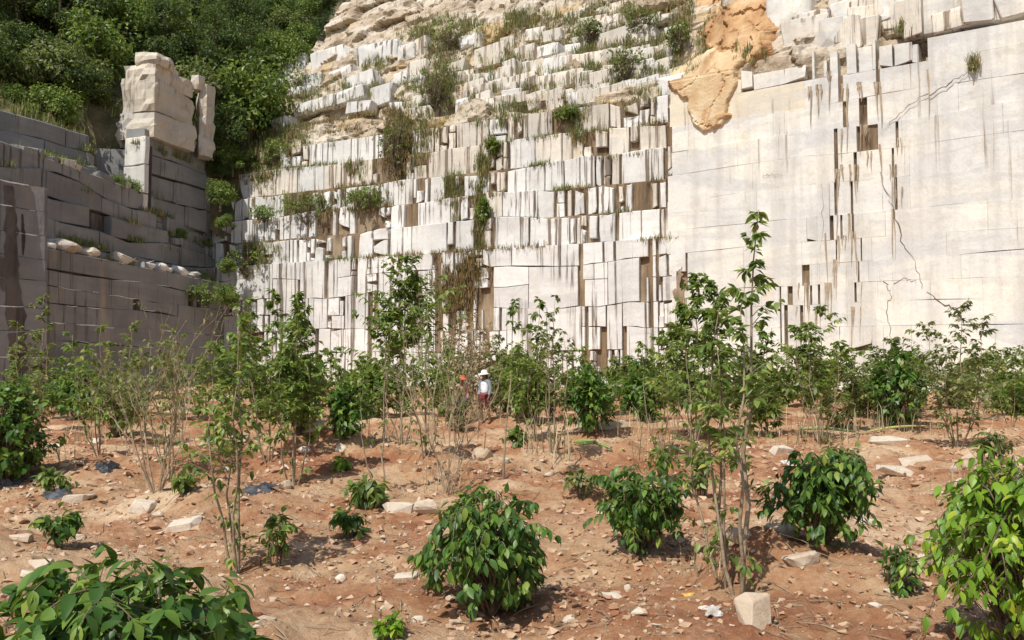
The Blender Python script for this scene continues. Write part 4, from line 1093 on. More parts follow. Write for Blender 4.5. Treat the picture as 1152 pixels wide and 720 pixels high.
# --- seedlings
for (px, yb, yt, w, n, lab, m_) in [(68, 618, 566, 52, 26, 'dark leafy seedling left of the pale flat stone', M_LEAF_DARK), (410, 568, 531, 34, 24, 'bright green seedling on the path, left of the pale boulder', M_LEAF_MID),
                                    (393, 606, 568, 28, 16, 'spindly dark seedling below the bright green one', M_LEAF_DARK), (57, 556, 525, 34, 18, 'yellowish seedling beside scattered grey sheets', M_LEAF_MID),
                                    (384, 534, 514, 16, 12, 'tiny pale seedling on the red bank', M_LEAF_LIME), (208, 560, 528, 30, 16, 'low shoots at the foot of the bare-branched grey shrub', M_LEAF_MID),
                                    (440, 722, 688, 30, 12, 'small pale green weed at the bottom edge left of the round bush', M_LEAF_LIME), (245, 500, 470, 24, 14, 'small sprout on the red bank near the left sapling', M_LEAF_MID),
                                    (582, 505, 480, 18, 12, 'small weed right of the pale boulder', M_LEAF_MID), (745, 545, 500, 36, 18, 'leafy shoot above the loose dark green bush', M_LEAF_MID),
                                    (655, 560, 522, 50, 16, 'thin dry weed left of the loose dark green bush', M_LEAF_OLIVE), (790, 560, 505, 34, 18, 'leafy weed beside the tall saplings', M_LEAF_MID), (310, 640, 570, 36, 12, 'thin hanging shoot right of the left foreground sapling', M_LEAF_MID),
                                    (955, 530, 500, 40, 18, 'low dry weed above the dense glossy bush', M_LEAF_OLIVE), (1120, 520, 480, 40, 20, 'ragged weed above the yellow-green bush', M_LEAF_OLIVE)]:
    b, h = hb(yb, px, yt); d = b.y
    bush(b, lab, h, w * .5 * d / FPX, m_, int(n * 1.5), 12 * d / FPX if yb > 560 else 9 * d / FPX, int(px + yb), name='seedling', cat='seedling', per=(3, 5), open_=.5, low=.3, sprays=5)

# --- forest trees on the hillside: six crowns shared by many trees
def tree_meshes(seed, h, rx, lm=None):
    r = random.Random(seed); nr = np.random.default_rng(seed)
    t = Geo(); pts = [Vector((0, 0, -.5)), Vector((.1, 0, h * .3)), Vector((r.uniform(-.3, .3), r.uniform(-.3, .3), h * .6)), Vector((0, 0, h * .88))]
    t.tube(pts, [.16, .12, .08, .03], 6)
    cl = []
    for i in range(26):
        a = r.uniform(0, 6.283); zz = h * r.uniform(.28, .97); w = rx * (1.05 - .75 * abs(zz / h - .52) ** 1.2) * r.random() ** .5
        c = Vector((math.cos(a) * w, math.sin(a) * w, zz)); cl.append((c, r.uniform(.45, 1.0)))
        t.tube([Vector((0, 0, max(.2 * h, zz - w * .8))), (Vector((0, 0, zz - .3 * w)) + c) / 2, c], [.05, .03, .01], 4, False)
    g = Geo(); mats = []; locs = []
    for c, rad in cl:
        for j in range(115):
            u = runit(r); q = rad * r.random() ** .35
            p = c + Vector((u.x * q, u.y * q, u.z * q * .75)); locs.append(tuple(p))
            mats.append(leaf_mat(u * .7 + runit(r) * .7 + Vector((0, 0, -.3)), u + Vector((0, 0, .6)), r.uniform(.14, .30)))
    g.instances(CLUMP[0], CLUMP[1], np.array(mats), np.array(locs))
    tm = t.mesh('trunk'); tm.materials.append(M_BARKDARK); gm = g.mesh('crown'); gm.materials.append(lm or M_LEAF_FOREST)
    return tm, gm
TREES = [tree_meshes(200 + i, hh, rr) for i, (hh, rr) in enumerate([(6.5, 1.9), (7.5, 2.1), (5.2, 2.0), (8.2, 2.0), (4.2, 1.8), (3.2, 1.6)])] + [tree_meshes(230, 2.6, 1.5, M_LEAF_MID), tree_meshes(231, 2.2, 1.6, M_LEAF_OLIVE), tree_meshes(232, 3.2, 1.5, M_LEAF_MID)]
def put_tree(p, kind, sc, rot, label, group, name='forest_tree', cat='tree'):
    root = empty(name, p, label, cat, group); root.rotation_euler.z = rot; root.scale = (sc, sc, sc)
    for nm, me in zip(('trunk', 'crown'), TREES[kind]):
        o = bpy.data.objects.new(nm, me); COL.objects.link(o); o.parent = root
r = random.Random(5); placed = []
tries = 0
while len(placed) < 150 and tries < 9000:
    tries += 1
    x = r.uniform(-62, -8); y = r.uniform(50, 108); q = -(.75 * (x + 24.5) - .66 * (y - 56.0))
    if q < 5.5 or q > 34: continue
    z = float(hill_z(x, y)); px, py = project((x, y, z + 3))
    if px < -40 or px > 420 or py < -60: continue
    if px > 385 - max(0, py) * .9: continue
    if 110 < px < 245 and y < 67: continue
    if any((x - a) ** 2 + (y - b) ** 2 < 2.0 ** 2 for a, b in placed): continue
    placed.append((x, y)); kd = r.choice((0, 1, 2, 3, 4)) if q > 9 else r.choice((2, 4, 5, 7, 8))
    if kd < 6 and q < 22 and r.random() < .22: kd = r.choice((7, 8))
    put_tree((x, y, z - .2), kd, r.uniform(.75, 1.15) * (1.7 if kd > 5 else 1), r.uniform(0, 6.28), ('low bushy dark green' if kd in (2, 4, 5) else 'light green bushy' if kd > 5 else 'tall dark green') + ' tree in the forest ' + ('above the topmost grey wall' if px < 120 else 'behind the tan rock tower' if px < 240 else 'between the rock tower and the white ledges'), 'forest trees on the hillside')
for i in range(22):
    prof, zz, off, s_ = r.choice(((MIDP, 13.2, -1.4, r.uniform(4, 24)), (LOW_L, 7.8, -.9, r.uniform(12, 23)), (MIDP, 11.0, -.75, r.uniform(12, 24)), (TOPP, 13.0, -.9, r.uniform(9, 15)), (LITP, 16.5, -.7, r.uniform(4, 13))))
    put_tree(prof.pos(s_, zz - .25, off), r.choice((6, 7, 8)), r.uniform(.2, .42), r.uniform(0, 6.28), 'small shrub rooted on the ' + ('rubble ledge' if prof is LOW_L else 'top' if prof is LITP else 'middle terraces' if prof is MIDP else 'upper terraces') + ' of the shaded wall', 'shrubs on the shaded terraces', 'terrace_shrub', 'shrub')
placed2 = []
for i in range(400):
    x = r.uniform(-42, -20); y = r.uniform(46, 66); q = -(.75 * (x + 24.5) - .66 * (y - 56.0))
    if not 2.2 < q < 7 or not hill_ok(x, y) or len(placed2) > 60 or any((x - a) ** 2 + (y - b) ** 2 < 1.5 ** 2 for a, b in placed2): continue
    z = float(hill_z(x, y)); px, py = project((x, y, z))
    if px < -30 or px > 300 or 118 < px < 236: continue
    placed2.append((x, y)); put_tree((x, y, z - .5), r.choice((6, 7, 8, 7)), r.uniform(.45, 1.0), r.uniform(0, 6.28), 'bright rim shrub in the grass ' + ('on top of the shaded grey wall' if px < 120 else 'right of the tan rock tower'), 'shrubs along the rim', 'rim_shrub', 'shrub')
# shrubs crowding the gully between the grey and the white wall, and along the grassy rim
gully = [(245, 130), (262, 150), (250, 175), (268, 190), (262, 120), (280, 105), (298, 90), (270, 85), (250, 100), (300, 60), (320, 45), (335, 70), (285, 130), (310, 105), (325, 25), (350, 10), (300, 20), (340, 40), (362, 2),
         (240, 60), (255, 45), (275, 60), (265, 20), (248, 215), (335, 22), (350, 6), (372, -6), (388, -16), (318, 12), (345, -14), (365, -26), (262, 215), (255, 240), (266, 262), (258, 290), (268, 310), (272, 335), (256, 330), (278, 160), (285, 180), (300, 135)]
for i, (px, py) in enumerate(gully):
    if px < 258 and py < 200: continue
    s, z = slope_point(px, py, .2)
    z = max(z, 10); p = MAIN.pos(s, z, -slope_setback(s, max(z, 18)) + .4)
    if px < 262: p = Vector(ray(px, py)) * (63.0 / ray(px, py)[1]) + Vector((0, 0, CAM_H))
    put_tree(p - Vector((0, 0, 1.2)), r.choice((5, 6, 7, 8)), r.uniform(.5, .95) if py < 200 else r.uniform(.35, .6), r.uniform(0, 6.28), ('leafy shrub ' + ('at the forest edge beside the tan slope' if py < 60 else 'in the upper gully right of the rock tower' if py < 140 else 'in the gully between grey and white walls' if py < 220 else 'in the low corner where the shaded and white walls meet')), 'gully shrubs', 'gully_shrub', 'shrub')

for (px, py, sc) in ((247, 172, .7), (256, 160, .75), (240, 160, .5), (262, 180, .6), (250, 190, .5), (238, 182, .35)):
    q_ = ray(px, py); p = Vector(q_) * (66.5 / q_[1]) + Vector((0, 0, CAM_H - 1.0)); put_tree(p, r.choice((5, 6, 8)), sc, r.uniform(0, 6.28), 'leafy shrub in the gully between grey and white walls', 'gully shrubs', 'gully_shrub', 'shrub')

# --- undergrowth and grass on rim and ledges
def blades(g, base, n, h, sp, r, w=.02, droop=.35):
    V = []; F = []
    for i in range(n):
        a = r.uniform(0, 6.283); p = base + Vector((r.gauss(0, sp), r.gauss(0, sp), 0)); d = Vector((math.cos(a), math.sin(a), 0)); hh = h * r.uniform(.5, 1.15); k = r.uniform(.1, .9) * droop
        s = d.cross(Vector((0, 0, 1))) * w * r.uniform(.6, 1.4); o = len(V)
        V += [tuple(p - s), tuple(p + s), tuple(p + d * hh * k * .4 + Vector((0, 0, hh * .6)) + s * .7), tuple(p + d * hh * k * .4 + Vector((0, 0, hh * .6)) - s * .7), tuple(p + d * hh * k * 1.3 + Vector((0, 0, hh * (1 - k * .4))))]
        F += [(o, o + 1, o + 2, o + 3), (o + 3, o + 2, o + 4)]
    g.add(V, F)
r = random.Random(8)
def bench_point(px, py):
    s, z = MAIN.hit(px, py, 0)
    for _ in range(4): s, z = MAIN.hit(px, py, -bench_setback(z) if z < 18.4 else -slope_setback(s, z) + .3)
    out = -bench_setback(z) if z < 18.4 else -slope_setback(s, z) + .3
    if s > S_MID and z < 18.4: s, z = MAIN.hit(px, py, 0); out = 0
    return MAIN.pos(s, z, out + .08)
gw = Geo(); gb = Geo()
patches = [(490, 100, 28, 28, 150), (450, 165, 16, 36, 130), (445, 130, 14, 16, 50), (540, 235, 5, 52, 80), (515, 325, 22, 30, 170), (530, 300, 14, 20, 60), (510, 30, 45, 12, 120), (500, 70, 18, 30, 90), (660, 60, 16, 26, 90), (700, 40, 24, 38, 120), (765, 35, 18, 40, 110),
           (740, 60, 20, 20, 60), (350, 230, 36, 14, 80), (410, 225, 22, 12, 50), (555, 165, 7, 10, 30), (645, 128, 14, 8, 36), (400, 100, 40, 12, 50), (340, 110, 30, 16, 60), (300, 170, 24, 30, 90), (290, 195, 20, 16, 50), (290, 285, 24, 16, 70), (560, 130, 40, 14, 50), (620, 20, 50, 14, 60),
           (1020, 30, 10, 8, 20), (1095, 72, 4, 5, 12), (480, 40, 30, 10, 80), (580, 20, 14, 8, 36), (510, 215, 14, 26, 50), (420, 75, 20, 14, 40), (845, 60, 16, 10, 20), (330, 150, 30, 20, 50), (650, 150, 8, 14, 20), (545, 190, 8, 20, 36), (400, 190, 14, 10, 24), (575, 60, 20, 12, 24), (690, 90, 20, 14, 40), (620, 90, 60, 20, 60), (730, 90, 30, 24, 60), (600, 40, 60, 24, 70), (540, 95, 40, 24, 60), (680, 20, 50, 20, 70), (455, 150, 20, 40, 60), (480, 150, 16, 30, 40)]
for zk in zb[:] + [19.6, 20.8, 22.2, 23.6]:
    for i in range(420):
        s_ = S_LEFT + (S_MID + 1 - S_LEFT) * r.random()
        if vn1(s_ * .35, zk * 2.1, 55) < .12 + .1 * r.random(): continue
        sb_ = bench_setback(zk - .2) if zk < 18.3 else slope_setback(s_, zk) - .3
        blades(gb if vn1(s_ * .2, zk, 56) > .0 else gw, MAIN.pos(s_, zk - .12, -sb_ - r.uniform(-.12, .3)), r.randint(4, 8), r.uniform(.2, .6), .1, r, .02, .55)
for pi, (cx, cy, sx, sy, n) in enumerate(patches):
    for i in range(int(n * 1.7)):
        p = bench_point(cx + r.gauss(0, .5) * sx, cy + r.gauss(0, .5) * sy)
        blades(gb if pi in (1, 2, 4, 5) or r.random() < .3 else gw, p + Vector((0, 0, -.15)), r.randint(5, 10), r.uniform(.3, .85), .12, r, .022, .5)
tag(gw.obj('ledge_grass', M_GRASS, None, (0, 55, 10)), 'green and straw coloured grass hanging on the marble ledges', 'grass', None, 'stuff')
M_BROWNGRASS = m_leaf('brown_grass_blade', (.13, .085, .035), (.22, .15, .06), (.30, .23, .10), .7, .2)
tag(gb.obj('dry_ledge_grass', M_BROWNGRASS, None, (0, 55, 10)), 'brown dead grass clinging to the marble ledges and the rusty gap', 'grass', None, 'stuff')
gl = Geo()
for i in range(2600):
    x = r.uniform(-46, -18); y = r.uniform(44, 74); q = -(.75 * (x + 24.5) - .66 * (y - 56.0))
    if q < .9 or q > 8.5 or not hill_ok(x, y): continue
    blades(gl, Vector((x, y, float(hill_z(x, y)) - .1)), 9, r.uniform(.5, 1.2), .3, r, .035, .6)
rows = [(MIDP, 13.35, -1.3, 2, 25), (LOW_L, 7.95, -.7, 2, 24), (TOPP, 16.3, -1.9, 4, 16), (LITP, 16.7, -.6, 2, 15)]
rows += [(MIDP, b - .03, -c - .2, 2, 25) for a, b, c in mid_l[:-1]] + [(TOPP, b - .03, -c - .12, 6, 16) for a, b, c in top_l[2:-1]]
for ri, (prof, zz, off, s0, s1) in enumerate(rows):
    for i in range(260 if ri < 4 else 200):
        s_ = s0 + (s1 - s0) * r.random()
        if vn1(s_ * .45, zz * 1.7, 57) < (.0 if ri < 4 else .22): continue
        blades(gl, prof.pos(s_, zz - .1, off + r.uniform(-.2, .15)), 9, r.uniform(.2, .75), .16, r, .025, .6)
tag(gl.obj('rim_grass', M_GRASS, None, (-28, 56, 16)), 'tall tangled grass along the rim of the shaded grey walls', 'grass', None, 'stuff')
# broad-leaved shrubs rooted on the ledges
LS = [(345, 252, 84, 42, 'dark shrub sprawling on the ledge at the left of the stepped benches'), (412, 236, 54, 28, 'small shrub on the bench right of the sprawling dark one'), (278, 312, 72, 44, 'bushy shrub at the corner where the shaded and white walls meet'),
      (508, 52, 84, 34, 'long low shrub at the foot of the tan slope, top centre'), (490, 124, 60, 60, 'brownish shrub filling a gap in the upper ledges'), (703, 92, 54, 44, 'shrub among the weathered blocks left of the ochre outcrop'),
      (665, 50, 32, 34, 'upright shrub on the slope above the weathered blocks'), (762, 62, 34, 44, 'shrub hanging on the edge of the orange rock'), (556, 175, 18, 20, 'little green shrub in a brown slot of the benches'), (230, 345, 60, 30, 'shrub at the far end of the shaded lower wall'),
      (310, 185, 40, 30, 'grey-green shrub on the left end of the upper bench'), (446, 196, 44, 70, 'tall brownish shrub in the gap between upper benches'), (298, 250, 34, 22, 'low shrub on the left end of the white ledge'), (640, 135, 30, 16, 'small shrub on the bench under the weathered blocks'), (720, 40, 44, 40, 'straggling shrub on the slope left of the orange rock'), (545, 255, 16, 40, 'narrow hanging shrub in the green seam of the benches'), (335, 100, 50, 24, 'low shrub between the white blocks at upper left')]
for i, (px, yb, w, hp, lab) in enumerate(LS):
    p = bench_point(px, yb)
    if px < 262: p = Vector(ray(px, yb)) * (61.0 / ray(px, yb)[1]) + Vector((0, 0, CAM_H))
    d = p.y
    bush(p, lab, hp * d / FPX, w * .5 * d / FPX, M_LEAF_OLIVE if i in (4, 5, 6, 7, 11, 14) else M_LEAF_MID, 90, .22, 700 + i, name='ledge_shrub', cat='shrub', tmpl=LEAF_LO, per=(7, 10), hang=.2, open_=.2)

# --- dry straw and twigs standing between the saplings
gs = Geo()
for (px, py, n, h, sp) in [(930, 500, 46, 1.0, .5), (1100, 552, 60, .45, .5), (1125, 560, 40, .5, .3), (505, 555, 30, .6, .25), (80, 500, 40, .8, .5), (60, 520, 30, .5, .4), (620, 515, 30, .9, .2), (745, 525, 26, .8, .3), (800, 650, 24, .35, .15), (600, 480, 40, .9, .8), (760, 490, 50, .9, .9),
                           (960, 485, 60, .9, .9), (860, 500, 50, .8, .8), (450, 500, 40, .8, .8), (1050, 490, 50, .7, .9), (530, 470, 50, .9, .6), (240, 505, 30, .5, .4), (700, 485, 30, .6, .6), (1010, 480, 40, .7, .6)]:
    b = ghit(px, py)
    blades(gs, b + Vector((0, 0, -.03)), n, h, sp, r, .004 if py > 540 else .009, .7)
tag(gs.obj('dry_grass', M_STRAW, None, (0, 15, 0)), 'thin dry straw standing between the saplings', 'grass', None, 'stuff')

# ------------------------------------------------------------------ stones
r = random.Random(19)
def stone(px, py, wpx, hpx, label=None, group=None, mat=None, deep=.7, rot=None, n=18, name='stone', tilt=.2, cat='stone'):
    b = ghit(px, py); d = b.y; sx = wpx * .5 * d / FPX; sz = hpx * .5 * d / FPX
    V, F = blocky_rock(r, sx * 1.05, sx * deep, sz * 1.15, .38) if wpx >= 20 and hpx < wpx * .5 else hull_rock(r, sx * 1.1, sx * deep * 1.1, sz * 1.2, 12 if wpx > 20 else n, sub=1)
    g = Geo(); g.add(V, F); o = g.obj(name, mat or M_STONE, None, (0, 0, 0))
    o.location = b + Vector((0, sx * deep * .3, sz * .35)); o.rotation_euler = (r.uniform(-tilt, tilt), r.uniform(-tilt, tilt), rot if rot is not None else r.uniform(-.4, .4))
    tag(o, label, cat, group); return o
big = [(541, 520, 34, 22, 'large pale boulder on the red bank below the person in the white hat'), (480, 582, 36, 28, 'pale boulder half hidden behind the round middle bush'), (450, 576, 40, 12, 'flat pale slab leaning against the half-hidden boulder'),
       (202, 594, 46, 11, 'flat white slab lying on the sandy path at left'), (176, 584, 16, 12, 'small pinkish stone next to the flat white slab'), (160, 574, 30, 12, 'buff stone behind the flat white slab'),
       (86, 564, 36, 11, 'flat greyish slab below the scattered sheets at left'), (850, 706, 36, 62, 'upright cream stone at the bottom edge below the tall saplings'), (898, 640, 52, 34, 'tilted pale rock on the earth mound'),
       (880, 605, 46, 16, 'cream rock behind the tall saplings'), (835, 610, 40, 14, 'low cream rock at the foot of the tall saplings'), (317, 530, 22, 12, 'pale stone at the foot of the two pale trunks'), (322, 548, 14, 14, 'small white stone below the pale trunks'),
       (383, 510, 16, 14, 'cream stone on top of the red bank'), (342, 512, 16, 10, 'round tan stone on the red bank'), (350, 492, 30, 14, 'brown stone under the dark rounded bush'), (383, 656, 16, 12, 'white stone in the shadow of the left sapling'),
       (640, 700, 20, 13, 'pale stone right of the bottom of the round bush'), (512, 702, 18, 11, 'tan stone at the bottom edge under the round bush'), (470, 700, 16, 12, 'cream stone at the bottom edge left of the round bush'),
       (458, 655, 30, 10, 'flat tan slab at the left foot of the round bush'), (706, 664, 12, 9, 'small grey stone on the pale earth below the loose bush'), (690, 672, 24, 7, 'flat pale slab near the small grey stone'), (720, 700, 22, 11, 'flat whitish stone near the bottom centre'),
       (1032, 520, 36, 10, 'flat white slab on the rise at right'), (1010, 535, 40, 10, 'broad flat pale stone below the white slab at right'), (1075, 535, 14, 12, 'small white stone beside the rubble heap at right'), (1092, 530, 20, 26, 'tilted pale block on the rubble heap at right'), (1080, 545, 20, 12, 'tan stone at the foot of the rubble heap'),
       (1040, 640, 26, 18, 'pale yellow stone between the small low bush and the yellow-green one'), (45, 640, 30, 12, 'pale stone at left above the corner bush'), (30, 650, 22, 9, 'flat stone at the left edge'), (24, 610, 24, 9, 'flat grey stone at the left below the seedling'), (88, 606, 20, 9, 'grey stone right of the dark seedling'),
       (1000, 500, 50, 10, 'wide flat stone under the dense upright-stemmed bush'), (690, 482, 34, 12, 'pale stone at the foot of the dark square bush'), (570, 528, 14, 12, 'small white stone on the bank right of the boulder'), (618, 540, 16, 10, 'white stone on the earth bank above the loose bush'), (880, 512, 26, 10, 'tan stone behind the tall saplings'),
       (255, 532, 18, 10, 'pale stone under the left sapling'), (105, 500, 24, 12, 'pale rubble at the foot of the buttress bushes'), (60, 505, 24, 12, 'pale rubble at left among dry twigs'), (270, 500, 26, 12, 'reddish stone on the bank beside the left sapling'), (975, 590, 26, 8, 'half buried stone right of the dense glossy bush'),
       (1000, 668, 14, 6, 'flat stone in the red hollow at right'), (985, 690, 18, 8, 'small pale stone on red earth near the bottom right'), (300, 700, 26, 8, 'pale flat stone near the corner bush')]
for px, py, w, hh, lab in big:
    o = stone(px, py, w, hh, lab, 'larger stones on the quarry floor', rot=0 if w > 28 else None)
    if py == 706:
        V, F = blocky_rock(random.Random(21), .115, .08, .18, .42); g = Geo(); g.add(V, F); o.data = g.mesh('stone'); o.data.materials.append(M_STONE); o.rotation_euler = (-.35, .22, .5); o.location.z -= .04
ANCH = [(552, 690, 'the round middle bush'), (722, 628, 'the loose dark bush right of centre'), (926, 618, 'the dense glossy bush at right'), (150, 700, 'the corner bush at bottom left'), (1100, 690, 'the yellow-green bush'), (835, 672, 'the tallest sapling'), (268, 645, 'the left foreground sapling'),
        (176, 556, 'the bare-branched grey shrub'), (68, 618, 'the dark seedling at left'), (330, 546, 'the two pale trunks'), (393, 606, 'the spindly dark seedling'), (541, 520, 'the large pale boulder'), (1010, 530, 'the flat slabs at right'), (30, 548, 'the tall bush at the left edge'), (660, 510, 'the pale green cut stems'), (440, 640, 'the shadow left of the round bush'), (640, 690, 'the bottom edge right of the round bush'), (985, 680, 'the red hollow at bottom right'), (200, 594, 'the flat white slab'), (505, 556, 'the leafless twiggy shrub')]
def near(px, py): return min(ANCH, key=lambda a: (a[0] - px) ** 2 + 2 * (a[1] - py) ** 2)[2]
def litter(name, label, n, mat, L, seed):
    nr = np.random.default_rng(seed); d = np.exp(nr.uniform(math.log(3.2), math.log(26), n)); x = nr.uniform(-.66, .66, n) * d; g = Geo()
    keep = nr.uniform(-.6, .8, n) < fbm(x * .9, d * .9, seed, 2); x, d = x[keep], d[keep]; z = ground_fine(x, d) + .006; rr = random.Random(seed)
    ms = [leaf_mat(Vector((math.cos(a), math.sin(a), rr.uniform(-.25, .35))), Vector((rr.uniform(-.5, .5), rr.uniform(-.5, .5), 1)), L * rr.uniform(.5, 1.2)) for a in nr.uniform(0, 6.283, len(x))]
    g.instances(LEAF_LO[0], LEAF_LO[1], np.array(ms), np.stack([x, d, z], -1)); tag(g.obj(name, mat, None, (0, 8, 0)), label, 'leaf litter', None, 'stuff')
M_DEAD = m_leaf('dead_leaf', (.10, .055, .03), (.22, .14, .075), (.36, .26, .15), .8, .1)
litter('leaf_litter', 'dry brown fallen leaves strewn over the bare earth', 4200, M_DEAD, .075, 91)
gt = Geo()
for i in range(420):
    px, py = r.uniform(-20, 1170), 500 + 225 * r.random(); b = ghit(px, py); a = r.uniform(0, 6.28); L_ = r.uniform(.08, .4); e = b + Vector((math.cos(a) * L_, math.sin(a) * L_, 0)); e.z = gz(e.x, e.y)
    gt.tube([b + Vector((0, 0, .008)), (b + e) / 2 + Vector((0, 0, r.uniform(.01, .04))), e + Vector((0, 0, .01))], [.004, .0035, .002], 4, False)
tag(gt.obj('fallen_twigs', M_BARK, None, (0, 8, 0)), 'thin dry twigs scattered on the bare earth', 'twigs', None, 'stuff')
for i in range(150):
    px = r.uniform(-5, 1157); py = 500 + 215 * r.random() ** .8; w = r.uniform(5, 13) * (.5 + .8 * (py - 480) / 240)
    stone(px, py, w, w * r.uniform(.4, .7), 'small pale stone lying loose near ' + near(px, py), 'small loose stones', r.choice((M_STONE, M_GRIT, M_GRIT, M_CLOD)), n=11)
for i in range(40):
    px = r.uniform(-5, 1157); py = 505 + 210 * r.random(); w = r.uniform(8, 20) * (.5 + .7 * (py - 480) / 240)
    stone(px, py, w, w * .5, 'small lump of red earth near ' + near(px, py), 'loose lumps of red earth', M_REDCLOD, n=12, name='earth_lump', cat='earth lump')
def scatter(name, label, n, dmin, dmax, lo, hi, mat, seed, var=4):
    rr = random.Random(seed); nr = np.random.default_rng(seed); g = Geo()
    for k in range(var):
        V, F = hull_rock(rr, 1, .85, .62, 9); m = n // var
        tri = []
        for f in F:
            for i in range(1, len(f) - 1): tri.append((f[0], f[i], f[i + 1]))
        d = np.exp(nr.uniform(math.log(dmin), math.log(dmax), m)); u = nr.uniform(-.68, .68, m); x = u * d
        dens = fbm(x * .6, d * .6, seed, 3); keep = nr.uniform(-.9, .8, m) < dens; x, d = x[keep], d[keep]; m = len(x)
        z = ground_fine(x, d); s = lo + (hi - lo) * nr.random(m) ** 3.2; s = s * np.clip(d / 6, .8, 2.2); a = nr.uniform(0, 6.283, m); b = nr.uniform(-.5, .5, m)
        ca, sa, cb, sb = np.cos(a), np.sin(a), np.cos(b), np.sin(b)
        Rm = np.zeros((m, 3, 3)); Rm[:, 0, 0] = ca; Rm[:, 0, 1] = -sa * cb; Rm[:, 0, 2] = sa * sb; Rm[:, 1, 0] = sa; Rm[:, 1, 1] = ca * cb; Rm[:, 1, 2] = -ca * sb; Rm[:, 2, 1] = sb; Rm[:, 2, 2] = cb
        g.instances(np.array(V), tri, Rm * s[:, None, None], np.stack([x, d, z + s * .2], -1))
    tag(g.obj(name, mat, None, (0, 8, 0)), label, 'gravel', None, 'stuff')
scatter('gravel', 'pale gravel and grit strewn over the bare earth', 15000, 3.0, 26, .005, .030, M_GRIT, 5)
scatter('earth_crumbs', 'crumbs and clods of reddish earth over the ground', 34000, 3.0, 24, .007, .05, M_CLOD, 6, 5)
# rubble on the ledge of the shaded wall
RB = [(170, 288, 20, 12), (186, 285, 20, 14), (205, 288, 26, 14), (220, 282, 26, 10), (190, 275, 18, 9), (213, 272, 24, 8), (75, 272, 58, 18), (105, 270, 30, 14), (140, 282, 34, 18), (215, 292, 20, 9), (60, 262, 20, 10)]
for i, (px, py, w, hh) in enumerate(RB):
    s, z = LOW_L.hit(px, py, -.5); p = LOW_L.pos(s, 8.0, -.75); d = p.y
    V, F = hull_rock(r, w * .5 * d / FPX, .8, hh * .55 * d / FPX, 16, sub=1); g = Geo(); g.add(V, F); o = g.obj('fallen_block', M_TOWER if i in (6, 7, 8) else M_FACE, None); o.location = p + Vector((0, 0, hh * .4 * d / FPX)); o.rotation_euler = (0, r.uniform(-.15, .15), r.uniform(-.3, .3))
    tag(o, 'pale broken block in the rubble on the ledge of the shaded grey wall', 'stone block', 'rubble on the shaded ledge')

for i in range(20):
    t = r.random(); prof, zz, off, s_ = r.choice(((MIDP, 13.35, -1.5, r.uniform(3, 22)), (LOW_L, 7.95, -1.0, r.uniform(9, 22))))
    p = prof.pos(s_, zz, off + .1); V, F = blocky_rock(r, r.uniform(.3, 1.1), r.uniform(.3, .6), r.uniform(.15, .42), .3)
    g = Geo(); g.add(V, F); o = g.obj('fallen_block', M_GREY if r.random() < .7 else M_TOWER, None); o.location = p + Vector((0, 0, .12)); n_ = prof.normal(s_); o.rotation_euler = (r.uniform(-.2, .2), r.uniform(-.3, .3), math.atan2(n_.x, -n_.y) + r.uniform(-.3, .3))
    tag(o, 'grey broken block on the ' + ('upper terrace' if prof is MIDP else 'rubble ledge') + ' of the shaded wall', 'stone block', 'fallen blocks on the shaded terraces')

# ------------------------------------------------------------------ litter and cut stems
def sheet(px, py, wpx, hpx, label, mat, name, cat, seed, up=.3):
    rr = random.Random(seed); b = ghit(px, py); d = b.y; w = wpx * d / FPX; n = 9; V = []; F = []
    for layer in (0, 1):
        for i in range(n):
            for j in range(n):
                u, v = i / (n - 1) - .5, j / (n - 1) - .5
                z = (vnoise(np.array([u * 4 + seed]), np.array([v * 4.]), seed)[0] * .5 + .5) * hpx * d / FPX * (1 - (2 * abs(u)) ** 3 * .7) * (1 - (2 * abs(v)) ** 3 * .7)
                V.append((u * w * (1 + .25 * math.sin(v * 7 + seed)), v * w * .8 * (1 + .2 * math.sin(u * 6)), z + .01 - .006 * layer))
    for layer in (0, 1):
        o_ = layer * n * n
        for i in range(n - 1):
            for j in range(n - 1): F.append((o_ + i * n + j, o_ + (i + 1) * n + j, o_ + (i + 1) * n + j + 1, o_ + i * n + j + 1))
    g = Geo(); g.add(V, F); o = g.obj(name, mat, None); o.location = b + Vector((0, w * .2, .005)); o.rotation_euler = (up, 0, rr.uniform(-.5, .5)); return tag(o, label, cat)
sheet(286, 556, 38, 11, 'crumpled dark plastic sheet between the left sapling and the pale trunks', M_PLASTIC, 'plastic_sheet', 'plastic sheet', 3)
sheet(116, 533, 22, 12, 'dark grey plastic bag standing by pale stones at left', M_PLASTIC, 'plastic_bag', 'plastic bag', 5, .6)
sheet(12, 552, 26, 16, 'dark grey plastic bag under the tall bush at the left edge', M_PLASTIC, 'plastic_bag', 'plastic bag', 6, .4)
sheet(60, 562, 34, 10, 'flattened dark plastic sheet near the yellowish seedling', M_PLASTIC, 'plastic_sheet', 'plastic sheet', 8, .2)
sheet(40, 545, 26, 8, 'small grey plastic sheet left of the yellowish seedling', M_PLASTIC, 'plastic_sheet', 'plastic sheet', 9, .2)
sheet(803, 697, 16, 10, 'torn white scrap on the ground left of the upright cream stone', M_PAPER, 'paper_scrap', 'scrap', 10, .5)
sheet(775, 672, 12, 4, 'small orange scrap on pale earth below the loose bush', M_ORANGE, 'plastic_scrap', 'scrap', 11, .4)
sheet(886, 525, 12, 6, 'white scrap behind the tall saplings', M_PAPER, 'paper_scrap', 'scrap', 12, .4)
